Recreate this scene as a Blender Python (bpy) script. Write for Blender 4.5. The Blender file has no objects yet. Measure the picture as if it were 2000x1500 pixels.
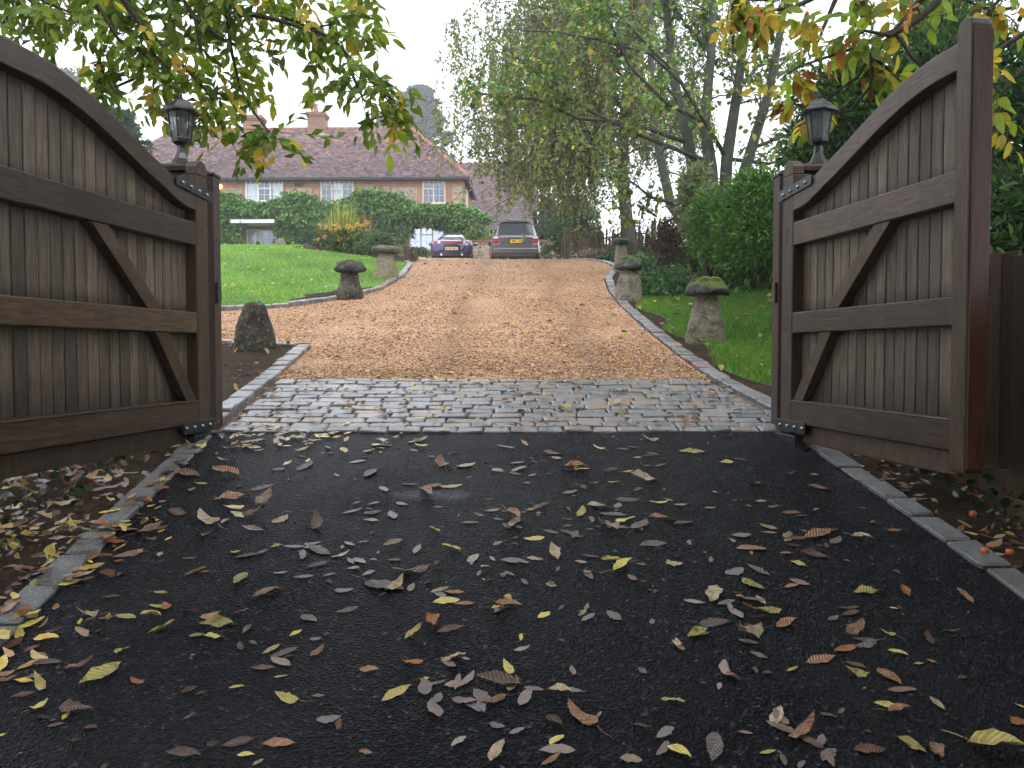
import bpy, bmesh, math, random
import numpy as np
from mathutils import Vector, Matrix, noise

# ------------------------------------------------------------------ camera, sky, light, exposure
SC = bpy.context.scene
COL = SC.collection
F, CX, CY = 1640.0, 1000.0, 750.0          # focal length and centre, in pixels of the 2000 x 1500 photograph
PITCH = math.atan(62 / 1640.0)
CAMZ = 1.6
cd = bpy.data.cameras.new('camera'); cd.sensor_width = 36; cd.lens = 36 * F / 2000
cd.clip_start = .05; cd.clip_end = 2000
cam = bpy.data.objects.new('camera', cd); COL.objects.link(cam)
cam.location = (0, 0, CAMZ); cam.rotation_euler = (math.pi / 2 - PITCH, 0, 0)
SC.camera = cam

SUN_EL, SUN_AZ = 48.0, 150.0
world = bpy.data.worlds.new('World'); SC.world = world; world.use_nodes = True
nt = world.node_tree; nt.nodes.clear()
sky = nt.nodes.new('ShaderNodeTexSky'); sky.sky_type = 'NISHITA'; sky.sun_disc = False
sky.sun_elevation = math.radians(SUN_EL); sky.sun_rotation = math.radians(SUN_AZ)
sky.air_density = 1.0; sky.dust_density = 6.0; sky.ozone_density = 1.0
mx = nt.nodes.new('ShaderNodeMix'); mx.data_type = 'RGBA'; mx.inputs[0].default_value = .9
mx.inputs[7].default_value = (9.1, 9.6, 10.5, 1)      # even overcast cloud layer
bg = nt.nodes.new('ShaderNodeBackground'); bg.inputs[1].default_value = .13
wo = nt.nodes.new('ShaderNodeOutputWorld')
nt.links.new(sky.outputs[0], mx.inputs[6]); nt.links.new(mx.outputs[2], bg.inputs[0]); nt.links.new(bg.outputs[0], wo.inputs[0])

sl = bpy.data.lights.new('sun', 'SUN'); sl.energy = .8; sl.angle = math.radians(30); sl.color = (1, .97, .93)
sun = bpy.data.objects.new('sun', sl); COL.objects.link(sun)
_a = math.radians(SUN_AZ); _e = math.radians(SUN_EL)
sun.rotation_euler = Vector((math.sin(_a) * math.cos(_e), math.cos(_a) * math.cos(_e), math.sin(_e))).to_track_quat('Z', 'Y').to_euler()
SC.view_settings.view_transform = 'Standard'; SC.view_settings.look = 'None'
SC.view_settings.gamma = 1; SC.view_settings.exposure = 1.0; SC.view_settings.use_curve_mapping = False
SC.cycles.max_bounces = 5; SC.cycles.diffuse_bounces = 2; SC.cycles.glossy_bounces = 2; SC.cycles.use_light_tree = False
SC.cycles.transmission_bounces = 4; SC.cycles.transparent_max_bounces = 8; SC.cycles.volume_bounces = 1
SC.cycles.use_denoising = True; SC.cycles.caustics_reflective = False; SC.cycles.caustics_refractive = False
SC.cycles.sample_clamp_indirect = 6; SC.cycles.use_adaptive_sampling = True; SC.cycles.adaptive_threshold = .03

rnd = random.Random(7)
rng = np.random.default_rng(7)
R = math.radians

# ------------------------------------------------------------------ measuring helpers
def direction(px, py):
    x = (px - CX) / F; y = (CY - py) / F
    return Vector((x, math.cos(PITCH) + y * math.sin(PITCH), -math.sin(PITCH) + y * math.cos(PITCH)))
def at(px, py, Y):
    d = direction(px, py); return Vector((0, 0, CAMZ)) + d * (Y / d.y)
def project(p):
    v = Vector(p) - Vector((0, 0, CAMZ))
    d = v.y * math.cos(PITCH) - v.z * math.sin(PITCH)
    u = v.y * math.sin(PITCH) + v.z * math.cos(PITCH)
    if d <= .05: return (-9999, -9999, d)
    return (CX + F * v.x / d, CY - F * u / d, d)
def sstep(a, b, x):
    t = np.clip((x - a) / (b - a), 0, 1); return t * t * (3 - 2 * t)
def profile(Y):                                   # height of the drive along its length
    Y = np.asarray(Y, float)
    z = np.where(Y < -1, -.183 + np.maximum(Y + 1, -40) * .05, .183 * Y)
    d = .183 - .085
    t = np.clip(Y - 19, 0, 8)
    z = np.where(Y > 19, 3.477 + .183 * t - d * t * t / 16 + .085 * np.clip(Y - 27, 0, 9), z)
    t2 = np.clip(Y - 36, 0, 10)
    return z + np.where(Y > 36, .085 * t2 - .085 * t2 * t2 / 20, 0)
LK = [(11.2, -14), (11.35, -9), (11.92, -4.2), (12.37, -3.3), (13.45, -2.62), (14.65, -2.28), (17.2, -2.2), (20, -2.37), (21.3, -2.62), (24, -2.9), (28, -3.3), (31, -5.6), (45, -6)]
RK = [(5.75, 2.08), (6.37, 1.98), (7.35, 1.79), (8.69, 1.70), (10.4, 1.65), (12.37, 1.62), (14.4, 1.67), (16.7, 1.85), (18.6, 2.2), (19.8, 2.38), (21.2, 2.34), (23, 2.1), (25, 1.75), (28, 2.2), (32, 3.6), (45, 4)]
lk_x = lambda Y: np.interp(Y, [a[0] for a in LK], [a[1] for a in LK])
rk_x = lambda Y: np.interp(Y, [a[0] for a in RK], [a[1] for a in RK])
def H(X, Y):                                      # height of the ground everywhere
    X = np.asarray(X, float); Y = np.asarray(Y, float)
    z = profile(Y)
    rise = .55 * sstep(16, 33, Y) - .2 * sstep(35, 43, Y)
    z = z + rise * sstep(-2.6, -6.5, X) * sstep(11, 14, Y)
    d = X - rk_x(np.clip(Y, 5.75, 45))
    z = z + np.clip(d - .9, 0, 3.0) * .32 * sstep(6, 8, Y) * (1 - .55 * sstep(15, 21, Y)) * (1 - sstep(29, 35, Y))
    z = z + .2 * sstep(-.7, -1.7, X) * sstep(25, 33, Y) * (1 - sstep(-2.6, -6, X))
    z = z + np.clip(np.abs(X) - 2.3, 0, 3) * .12 * (1 - sstep(5, 6.5, Y))
    z = z - .06 * np.clip(np.abs(X) - 20, 0, 120) * (1 - sstep(70, 110, Y)) - .03 * np.clip(Y - 70, 0, 150)
    z = z + 30 * np.exp(-((X + 34) / 26) ** 2 - ((Y - 165) / 45) ** 2)
    return z
def ground(x, y): return float(H(x, y))
def on(px, py):
    d = direction(px, py); o = Vector((0, 0, CAMZ)); t0 = .5
    while t0 < 120:
        p = o + d * (t0 + .1)
        if p.z < ground(p.x, p.y):
            a, b = t0, t0 + .1
            for _ in range(20):
                m = (a + b) / 2; p = o + d * m
                if p.z < ground(p.x, p.y): b = m
                else: a = m
            return o + d * b
        t0 += .1
    return o + d * 40

# ------------------------------------------------------------------ materials
MATS = {}
def new_mat(name, base=(.5, .5, .5), rough=.6, metal=0, spec=.5):
    m = bpy.data.materials.new(name); m.use_nodes = True; MATS[name] = m
    b = m.node_tree.nodes['Principled BSDF']
    b.inputs['Base Color'].default_value = (*base, 1); b.inputs['Roughness'].default_value = rough
    b.inputs['Metallic'].default_value = metal; b.inputs['Specular IOR Level'].default_value = spec
    return m, m.node_tree, b
def N(t, kind, **kw):
    n = t.nodes.new(kind)
    for k, v in kw.items():
        if k in n.inputs: n.inputs[k].default_value = v
        else: setattr(n, k, v)
    return n
def pos(t): return t.nodes.new('ShaderNodeNewGeometry').outputs['Position']
def mapping(t, vec, scale=(1, 1, 1), loc=(0, 0, 0)):
    n = t.nodes.new('ShaderNodeMapping'); n.inputs['Scale'].default_value = scale; n.inputs['Location'].default_value = loc
    t.links.new(vec, n.inputs['Vector']); return n.outputs[0]
def noise_tex(t, vec, scale, detail=4, rough=.55, dist=0):
    n = N(t, 'ShaderNodeTexNoise', Scale=scale, Detail=detail, Roughness=rough, Distortion=dist); t.links.new(vec, n.inputs['Vector']); return n.outputs[0]
def voronoi(t, vec, scale, feature='F1', out='Distance'):
    n = t.nodes.new('ShaderNodeTexVoronoi'); n.feature = feature; n.inputs['Scale'].default_value = scale
    t.links.new(vec, n.inputs['Vector']); return n.outputs[out]
def ramp(t, fac, stops, interp='LINEAR'):
    n = t.nodes.new('ShaderNodeValToRGB'); n.color_ramp.interpolation = interp
    while len(n.color_ramp.elements) < len(stops): n.color_ramp.elements.new(.5)
    for e, (p, c) in zip(n.color_ramp.elements, stops):
        e.position = p; e.color = (*c, 1) if len(c) == 3 else c
    t.links.new(fac, n.inputs[0]); return n.outputs[0]
def mixc(t, fac, a, b, mode='MIX'):
    n = t.nodes.new('ShaderNodeMix'); n.data_type = 'RGBA'; n.blend_type = mode
    for sock, v in ((n.inputs[0], fac), (n.inputs[6], a), (n.inputs[7], b)):
        if hasattr(v, 'is_linked') or isinstance(v, bpy.types.NodeSocket): t.links.new(v, sock)
        elif isinstance(v, (int, float)): sock.default_value = v
        else: sock.default_value = (*v, 1)
    return n.outputs[2]
def mathn(t, op, a, b=0.0, clamp=False):
    n = t.nodes.new('ShaderNodeMath'); n.operation = op; n.use_clamp = clamp
    for i, v in enumerate((a, b)):
        if isinstance(v, bpy.types.NodeSocket): t.links.new(v, n.inputs[i])
        else: n.inputs[i].default_value = v
    return n.outputs[0]
def bump(t, b, height, strength=.4, dist=.01):
    n = N(t, 'ShaderNodeBump', Strength=strength, Distance=dist); t.links.new(height, n.inputs['Height'])
    t.links.new(n.outputs[0], b.inputs['Normal']); return n
def plain(name, c0, c1, scale=6, rough=.6, metal=0, bs=.2, bd=.005, spec=.5, detail=5):
    m, t, b = new_mat(name, c0, rough, metal, spec)
    f = noise_tex(t, pos(t), scale, detail)
    t.links.new(ramp(t, f, [(.3, c0), (.7, c1)]), b.inputs['Base Color'])
    if bs: bump(t, b, f, bs, bd)
    return m
def leaf_mat(name, rough=.5, trans=.35, attr=True, cols=None, spec=.4, blotch=None, veins=False):
    m, t, b = new_mat(name, (.1, .2, .04), rough, 0, spec)
    if attr:
        a = t.nodes.new('ShaderNodeAttribute'); a.attribute_name = 'Col'; c = a.outputs['Color']
    else:
        tc = t.nodes.new('ShaderNodeTexCoord'); oi = t.nodes.new('ShaderNodeObjectInfo')
        v = t.nodes.new('ShaderNodeVectorMath'); v.operation = 'ADD'
        t.links.new(tc.outputs['Object'], v.inputs[0]); t.links.new(oi.outputs['Location'], v.inputs[1])
        f = noise_tex(t, v.outputs[0], blotch or 12, 3, .6)
        c = ramp(t, f, cols)
        hs = t.nodes.new('ShaderNodeHueSaturation'); t.links.new(c, hs.inputs['Color'])
        t.links.new(mathn(t, 'ADD', mathn(t, 'MULTIPLY', oi.outputs['Random'], .7), .62), hs.inputs['Value'])
        c = hs.outputs[0]
        if veins:                                  # midrib and side veins
            so = t.nodes.new('ShaderNodeSeparateXYZ'); t.links.new(tc.outputs['Object'], so.inputs[0]); ay = mathn(t, 'ABSOLUTE', so.outputs[1])
            w_ = mathn(t, 'SINE', mathn(t, 'MULTIPLY', mathn(t, 'SUBTRACT', so.outputs[0], mathn(t, 'MULTIPLY', ay, .75)), 62))
            c = mixc(t, mathn(t, 'MULTIPLY', mathn(t, 'MULTIPLY', mathn(t, 'GREATER_THAN', w_, .7), f), .42), c, (.06, .035, .022))
            c = mixc(t, mathn(t, 'MULTIPLY', mathn(t, 'LESS_THAN', ay, .012), .5), c, (.30, .20, .09))
            bump(t, b, mathn(t, 'ADD', w_, mathn(t, 'MULTIPLY', f, 4)), .5, .02)
    t.links.new(c, b.inputs['Base Color'])
    tr = t.nodes.new('ShaderNodeBsdfTranslucent'); t.links.new(c, tr.inputs[0])
    ms = t.nodes.new('ShaderNodeMixShader'); ms.inputs[0].default_value = trans
    out = t.nodes['Material Output']
    t.links.new(b.outputs[0], ms.inputs[1]); t.links.new(tr.outputs[0], ms.inputs[2]); t.links.new(ms.outputs[0], out.inputs[0])
    return m

# ---- ground materials
m, t, b = new_mat('asphalt', (.02, .02, .022), .45, 0, .07)
p = pos(t)
v1 = voronoi(t, p, 95); n1 = noise_tex(t, p, 1.1, 4, .6); n2 = noise_tex(t, p, 260, 2)
vc = voronoi(t, p, 95, out='Color'); bw = t.nodes.new('ShaderNodeRGBToBW'); t.links.new(vc, bw.inputs[0])
c = ramp(t, bw.outputs[0], [(.2, (.0018, .0022, .0034)), (.66, (.0055, .0063, .0092)), (.86, (.022, .0235, .029)), (.97, (.09, .095, .11))])
c = mixc(t, mathn(t, 'MULTIPLY', ramp(t, n1, [(.42, (0, 0, 0)), (.75, (1, 1, 1))]), .55), c, (.017, .0165, .0175))
sp = t.nodes.new('ShaderNodeSeparateXYZ'); t.links.new(p, sp.inputs[0])             # pale scuff and wet sheen, painted into the tarmac colour
ex = mathn(t, 'MULTIPLY', mathn(t, 'ADD', sp.outputs[0], .44), 2.6); ey = mathn(t, 'MULTIPLY', mathn(t, 'SUBTRACT', sp.outputs[1], 4.52), 6.5)
rr = mathn(t, 'ADD', mathn(t, 'MULTIPLY', ex, ex), mathn(t, 'MULTIPLY', ey, ey))
rr = mathn(t, 'SUBTRACT', 1, mathn(t, 'ADD', rr, mathn(t, 'MULTIPLY', noise_tex(t, p, 9, 6, .75), 1.25)), True)
c = mixc(t, mathn(t, 'MULTIPLY', rr, .9), c, (.22, .23, .26))
t.links.new(c, b.inputs['Base Color'])
t.links.new(ramp(t, noise_tex(t, p, .9, 5, .65), [(.32, (.22, .22, .22)), (.68, (.55, .55, .55))]), b.inputs['Roughness'])
bump(t, b, mathn(t, 'ADD', v1, mathn(t, 'MULTIPLY', n2, .25)), 1.0, .012)

m, t, b = new_mat('gravel', (.4, .25, .15), .75)
p = pos(t)
vc = voronoi(t, p, 62, out='Color'); bw = t.nodes.new('ShaderNodeRGBToBW'); t.links.new(vc, bw.inputs[0])
c = ramp(t, bw.outputs[0], [(.15, (.17, .075, .032)), (.4, (.36, .185, .085)), (.6, (.49, .28, .145)), (.85, (.60, .42, .26))])
n1 = noise_tex(t, p, .55, 5, .6)
c = mixc(t, ramp(t, n1, [(.35, (0, 0, 0)), (.7, (.55, .55, .55))]), c, (.31, .16, .075))
sp = t.nodes.new('ShaderNodeSeparateXYZ'); t.links.new(p, sp.inputs[0])             # two worn wheel tracks
xs = mathn(t, 'ADD', sp.outputs[0], mathn(t, 'MULTIPLY', noise_tex(t, p, .35, 4), 1.0))
for x0 in (-.70, .75):
    d = mathn(t, 'ABSOLUTE', mathn(t, 'SUBTRACT', xs, x0 + .5))
    f = mathn(t, 'SUBTRACT', 1, mathn(t, 'MULTIPLY', d, 3.6), True)
    c = mixc(t, mathn(t, 'MULTIPLY', f, .5), c, (.16, .085, .045))
t.links.new(c, b.inputs['Base Color'])
bump(t, b, mathn(t, 'ADD', voronoi(t, p, 62), mathn(t, 'MULTIPLY', noise_tex(t, p, 14, 4), .8)), .9, .016)

m, t, b = new_mat('soil', (.03, .022, .016), .9, 0, .08)
p = pos(t)
vc = voronoi(t, p, 16, out='Color'); bw = t.nodes.new('ShaderNodeRGBToBW'); t.links.new(vc, bw.inputs[0])
n1 = noise_tex(t, p, 5, 6, .65)
c = mixc(t, ramp(t, noise_tex(t, p, 38, 4), [(.55, (0, 0, 0)), (.7, (.7, .7, .7))]), ramp(t, n1, [(.3, (.018, .012, .008)), (.7, (.05, .033, .021))]), (.10, .062, .034))
t.links.new(c, b.inputs['Base Color']); bump(t, b, n1, .9, .05)

m, t, b = new_mat('turf', (.06, .16, .02), .8)
p = pos(t); n1 = noise_tex(t, p, .5, 4); n2 = noise_tex(t, p, 40, 3)
c = mixc(t, .45, ramp(t, n1, [(.3, (.05, .12, .016)), (.7, (.08, .17, .022))]), ramp(t, n2, [(.3, (.03, .07, .012)), (.7, (.09, .18, .03))]))
t.links.new(c, b.inputs['Base Color']); bump(t, b, n2, .6, .02)

m, t, b = new_mat('setts', (.2, .2, .2), .38)
p = pos(t); oi = t.nodes.new('ShaderNodeObjectInfo')
n1 = noise_tex(t, p, 9, 6, .65); n2 = noise_tex(t, p, 70, 3)
c = ramp(t, n1, [(.28, (.10, .10, .102)), (.5, (.175, .172, .172)), (.75, (.25, .243, .238))])
c = mixc(t, ramp(t, oi.outputs['Random'], [(.70, (0, 0, 0)), (.95, (.6, .6, .6))]), c, (.24, .145, .09))
hs = t.nodes.new('ShaderNodeHueSaturation'); t.links.new(c, hs.inputs['Color'])
t.links.new(mathn(t, 'ADD', mathn(t, 'MULTIPLY', oi.outputs['Random'], .34), .82), hs.inputs['Value'])
t.links.new(hs.outputs[0], b.inputs['Base Color'])
t.links.new(ramp(t, noise_tex(t, p, 3, 4), [(.35, (.20, .20, .20)), (.7, (.46, .46, .46))]), b.inputs['Roughness'])
bump(t, b, mathn(t, 'ADD', n1, mathn(t, 'MULTIPLY', n2, .3)), .6, .012)
m, t, b = new_mat('kerb_granite', (.12, .12, .12), .6)
p = pos(t); n1 = noise_tex(t, p, 6, 6, .65); n2 = noise_tex(t, p, 90, 2, .7)
c = ramp(t, n1, [(.3, (.055, .055, .055)), (.55, (.105, .105, .104)), (.75, (.16, .158, .15))])
c = mixc(t, ramp(t, n2, [(.5, (0, 0, 0)), (.68, (.6, .6, .6))]), c, (.26, .26, .255))
c = mixc(t, ramp(t, noise_tex(t, p, 2.5, 5), [(.52, (0, 0, 0)), (.7, (.75, .75, .75))]), c, (.075, .05, .03))
t.links.new(c, b.inputs['Base Color']); bump(t, b, mathn(t, 'ADD', n1, n2), .5, .008)
plain('mortar', (.05, .033, .022), (.15, .10, .065), 12, .8, bs=.5, bd=.02)

# ---- wood
def wood(name, c0, c1, c2, scale=(22, 22, 1.6), rough=.6, stain=False):
    m, t, b = new_mat(name, c0, rough, 0, .35)
    tc = t.nodes.new('ShaderNodeTexCoord'); oi = t.nodes.new('ShaderNodeObjectInfo')
    v = t.nodes.new('ShaderNodeVectorMath'); v.operation = 'ADD'
    t.links.new(tc.outputs['Object'], v.inputs[0])
    w = t.nodes.new('ShaderNodeVectorMath'); w.operation = 'SCALE'; w.inputs[0].default_value = (17, 31, 23); t.links.new(oi.outputs['Random'], w.inputs['Scale'])
    t.links.new(w.outputs[0], v.inputs[1])
    g = noise_tex(t, mapping(t, v.outputs[0], scale), 3.0, 6, .6, .6)
    st = noise_tex(t, mapping(t, v.outputs[0], (5, 5, .8)), 1.4, 5, .65)
    c = ramp(t, g, [(.25, c0), (.5, c1), (.78, c2)])
    c = mixc(t, ramp(t, st, [(.45, (0, 0, 0)), (.75, (.75, .75, .75))]), c, c0)
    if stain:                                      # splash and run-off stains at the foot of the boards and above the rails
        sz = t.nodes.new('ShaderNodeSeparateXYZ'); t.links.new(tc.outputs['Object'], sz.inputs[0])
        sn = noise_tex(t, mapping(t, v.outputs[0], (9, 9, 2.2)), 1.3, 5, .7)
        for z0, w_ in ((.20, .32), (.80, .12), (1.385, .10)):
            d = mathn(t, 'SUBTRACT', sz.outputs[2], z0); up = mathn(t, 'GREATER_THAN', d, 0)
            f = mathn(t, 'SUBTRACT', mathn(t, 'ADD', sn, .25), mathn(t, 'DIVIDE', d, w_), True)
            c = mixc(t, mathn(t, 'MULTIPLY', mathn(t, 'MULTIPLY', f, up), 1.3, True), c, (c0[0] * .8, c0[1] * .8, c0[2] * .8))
    hs = t.nodes.new('ShaderNodeHueSaturation'); t.links.new(c, hs.inputs['Color'])
    t.links.new(mathn(t, 'ADD', mathn(t, 'MULTIPLY', oi.outputs['Random'], .8), .62), hs.inputs['Value'])
    t.links.new(hs.outputs[0], b.inputs['Base Color'])
    bump(t, b, g, .4, .004)
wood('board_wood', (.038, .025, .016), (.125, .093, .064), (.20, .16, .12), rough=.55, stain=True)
wood('rail_wood', (.026, .013, .0065), (.056, .032, .0175), (.108, .073, .047), (2.2, 22, 22), rough=.42)
wood('brace_wood', (.025, .0125, .006), (.052, .030, .016), (.098, .063, .04), (4, 22, 4), rough=.5)
wood('stile_wood', (.028, .015, .008), (.056, .034, .0195), (.094, .063, .041), rough=.5)
wood('post_wood', (.020, .010, .008), (.034, .018, .014), (.055, .033, .026), rough=.42)
wood('fence_wood', (.055, .035, .024), (.115, .075, .05), (.17, .115, .08), rough=.7)
wood('stake_wood', (.05, .034, .02), (.11, .08, .05), (.17, .13, .08), rough=.8)
plain('black_metal', (.008, .008, .009), (.016, .016, .018), 30, .32, .0, .15, .002)
plain('strap_metal', (.010, .011, .012), (.022, .023, .025), 20, .38, .2, .2, .003)
plain('bolt_metal', (.25, .25, .26), (.4, .4, .41), 30, .3, .9, .1, .002)
m, t, b = new_mat('lantern_glass', (.10, .12, .105), .3); b.inputs['Alpha'].default_value = .45
plain('bulb', (.4, .4, .37), (.45, .45, .4), 5, .3, bs=0)

# ---- stone
def stone(name, c0, c1, c2, lich=(.32, .31, .26), moss=0.0, mossc=(.07, .12, .015)):
    m, t, b = new_mat(name, c0, .85)
    p = pos(t); n1 = noise_tex(t, p, 7, 7, .65); n2 = noise_tex(t, p, 22, 5, .6); n3 = noise_tex(t, p, 3.2, 4)
    c = ramp(t, n1, [(.28, c0), (.5, c1), (.72, c2)])
    c = mixc(t, ramp(t, n2, [(.56, (0, 0, 0)), (.66, (.8, .8, .8))]), c, lich)
    if moss:
        g = t.nodes.new('ShaderNodeNewGeometry'); s = t.nodes.new('ShaderNodeSeparateXYZ'); t.links.new(g.outputs['Normal'], s.inputs[0])
        f = mathn(t, 'ADD', mathn(t, 'MULTIPLY', s.outputs[2], .55), mathn(t, 'SUBTRACT', n3, .55))
        f = ramp(t, f, [(.42 - .3 * moss, (0, 0, 0)), (.6 - .3 * moss, (1, 1, 1))])
        c = mixc(t, f, c, ramp(t, n2, [(.3, (mossc[0] * .6, mossc[1] * .6, mossc[2])), (.7, (mossc[0] * 1.6, mossc[1] * 1.5, mossc[2] * 1.5))]))
    t.links.new(c, b.inputs['Base Color'])
    bump(t, b, mathn(t, 'ADD', n1, mathn(t, 'MULTIPLY', n2, .6)), 1.0, .06)
stone('staddle_stone', (.045, .04, .03), (.16, .14, .095), (.27, .24, .165), (.30, .29, .23), .12, (.06, .075, .02))
stone('pale_stone', (.10, .09, .055), (.19, .165, .10), (.27, .24, .15), (.30, .28, .2))
stone('dark_stone', (.010, .009, .006), (.034, .029, .018), (.12, .105, .07), (.20, .19, .145), .2, (.04, .045, .014))
stone('cap_stone', (.014, .013, .014), (.04, .037, .038), (.085, .08, .082), (.14, .14, .135), .50, (.085, .13, .012))
stone('grey_cap', (.07, .07, .062), (.13, .13, .12), (.19, .19, .18), (.26, .26, .25), .25)
stone('flint', (.14, .10, .07), (.36, .28, .20), (.52, .44, .34), (.62, .58, .52))

# ---- building materials
def brick_mat(name, cols, mort=(.33, .27, .21), scale=1.0, rough=.85):
    m, t, b = new_mat(name, cols[0], rough)
    p = pos(t); s = t.nodes.new('ShaderNodeSeparateXYZ'); t.links.new(p, s.inputs[0])
    cb = t.nodes.new('ShaderNodeCombineXYZ'); t.links.new(mathn(t, 'ADD', s.outputs[0], s.outputs[1]), cb.inputs[0]); t.links.new(s.outputs[2], cb.inputs[1])
    br = t.nodes.new('ShaderNodeTexBrick'); t.links.new(cb.outputs[0], br.inputs['Vector'])
    br.inputs['Scale'].default_value = scale; br.inputs['Brick Width'].default_value = .23; br.inputs['Row Height'].default_value = .078
    br.inputs['Mortar Size'].default_value = .009; br.inputs['Mortar Smooth'].default_value = .2
    br.inputs['Color1'].default_value = (*cols[0], 1); br.inputs['Color2'].default_value = (*cols[1], 1); br.inputs['Mortar'].default_value = (*mort, 1)
    n = noise_tex(t, p, 1.4, 6, .7)
    c = mixc(t, ramp(t, n, [(.4, (0, 0, 0)), (.72, (.75, .75, .75))]), br.outputs[0], cols[2])
    t.links.new(c, b.inputs['Base Color']); bump(t, b, br.outputs[1], -.4, .01)
brick_mat('brick', ((.40, .125, .06), (.27, .085, .05), (.36, .25, .17)))
brick_mat('old_brick', ((.20, .08, .05), (.27, .12, .075), (.15, .10, .07)))
m, t, b = new_mat('roof_tile', (.2, .09, .07), .8)
a = t.nodes.new('ShaderNodeAttribute'); a.attribute_name = 'Col'
p = pos(t); n1 = noise_tex(t, p, .8, 5, .65)
c = mixc(t, ramp(t, n1, [(.4, (0, 0, 0)), (.75, (.55, .55, .55))]), a.outputs['Color'], (.17, .135, .135))
t.links.new(c, b.inputs['Base Color']); bump(t, b, noise_tex(t, p, 30, 3), .3, .01)
wood('end_wood', (.030, .010, .006), (.055, .019, .011), (.08, .032, .02), rough=.42)
plain('ridge_tile', (.25, .12, .085), (.34, .17, .12), 3, .8)
plain('lead', (.35, .36, .38), (.45, .46, .48), 4, .5)
plain('gutter_black', (.012, .012, .013), (.02, .02, .022), 4, .5, bs=0)
plain('cream_paint', (.56, .53, .43), (.63, .60, .50), 3, .5, bs=.1)
plain('white_paint', (.72, .73, .74), (.8, .81, .82), 3, .5, bs=.1)
plain('door_paint', (.42, .50, .50), (.50, .57, .57), 3, .45, bs=.1)
plain('curtain', (.72, .73, .76), (.82, .83, .86), 9, .9, bs=.3, bd=.02)
plain('dark_room', (.018, .018, .02), (.03, .03, .032), 2, .9, bs=0)
m, t, b = new_mat('pane_glass', (.02, .025, .03), .04, 0, .9)
g1 = t.nodes.new('ShaderNodeBsdfGlossy'); g1.inputs['Roughness'].default_value = .05; g1.inputs['Color'].default_value = (.62, .68, .78, 1)
tr = t.nodes.new('ShaderNodeBsdfTransparent'); ms = t.nodes.new('ShaderNodeMixShader'); ms.inputs[0].default_value = .12
t.links.new(tr.outputs[0], ms.inputs[1]); t.links.new(g1.outputs[0], ms.inputs[2]); t.links.new(ms.outputs[0], t.nodes['Material Output'].inputs[0])
m, t, b = new_mat('sky_pane', (.02, .025, .03), .04, 0, .9)
g1 = t.nodes.new('ShaderNodeBsdfGlossy'); g1.inputs['Roughness'].default_value = .08; g1.inputs['Color'].default_value = (.72, .80, .95, 1)
tr = t.nodes.new('ShaderNodeBsdfTransparent'); ms = t.nodes.new('ShaderNodeMixShader'); ms.inputs[0].default_value = .36
t.links.new(tr.outputs[0], ms.inputs[1]); t.links.new(g1.outputs[0], ms.inputs[2]); t.links.new(ms.outputs[0], t.nodes['Material Output'].inputs[0])

# ---- foliage and bark
leaf_mat('leaf', .45, .35); leaf_mat('leaf_matte', .7, .3); leaf_mat('blade', .6, .3)
def bark(name, c0, c1, c2):
    m, t, b = new_mat(name, c0, .9); p = pos(t)
    n = noise_tex(t, mapping(t, p, (9, 9, 2)), 2.2, 6, .65); n2 = noise_tex(t, p, 5, 4)
    t.links.new(mixc(t, ramp(t, n2, [(.5, (0, 0, 0)), (.7, (.7, .7, .7))]), ramp(t, n, [(.3, c0), (.7, c1)]), c2), b.inputs['Base Color']); bump(t, b, n, .7, .03)
bark('bark', (.022, .017, .013), (.06, .05, .038), (.05, .06, .028)); bark('lichen_bark', (.032, .036, .026), (.075, .082, .058), (.10, .12, .07))
bark('birch_bark', (.03, .024, .018), (.085, .075, .06), (.14, .135, .115)); bark('twig', (.03, .02, .014), (.06, .04, .028), (.07, .05, .03))

# walnut leaves, on the tree and on the ground
LC = {'g': [(.3, (.18, .27, .02)), (.6, (.29, .40, .035)), (.75, (.42, .44, .05))],
      'h': [(.3, (.12, .20, .018)), (.65, (.21, .32, .03))],
      'y': [(.3, (.30, .34, .03)), (.5, (.55, .43, .04)), (.66, (.62, .40, .04)), (.78, (.24, .10, .02))],
      'o': [(.3, (.50, .26, .03)), (.55, (.40, .15, .025)), (.75, (.13, .045, .015))],
      'b': [(.3, (.06, .022, .010)), (.6, (.13, .05, .018)), (.75, (.30, .15, .03))]}
for k, v in LC.items(): leaf_mat('tree_leaf_' + k, .38, .68, False, v, blotch=9)
FC = {'y': [(.30, (.60, .47, .09)), (.58, (.66, .55, .16)), (.72, (.30, .17, .05))],
      'p': [(.30, (.62, .50, .33)), (.55, (.48, .35, .21)), (.74, (.18, .095, .05))],
      'b': [(.30, (.20, .085, .036)), (.55, (.30, .145, .07)), (.72, (.46, .30, .17))],
      'd': [(.30, (.07, .03, .018)), (.65, (.15, .068, .038))],
      'g': [(.30, (.30, .27, .06)), (.5, (.40, .33, .08)), (.66, (.14, .10, .035))],
      'k': [(.30, (.075, .062, .056)), (.55, (.14, .115, .105)), (.72, (.22, .18, .165))],
      'o': [(.30, (.42, .17, .03)), (.6, (.32, .11, .02)), (.75, (.12, .04, .015))]}
for k, v in FC.items(): leaf_mat('fallen_leaf_' + k, .28 if k in 'kd' else .36, .08, False, v, .5, 5, True)

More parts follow.
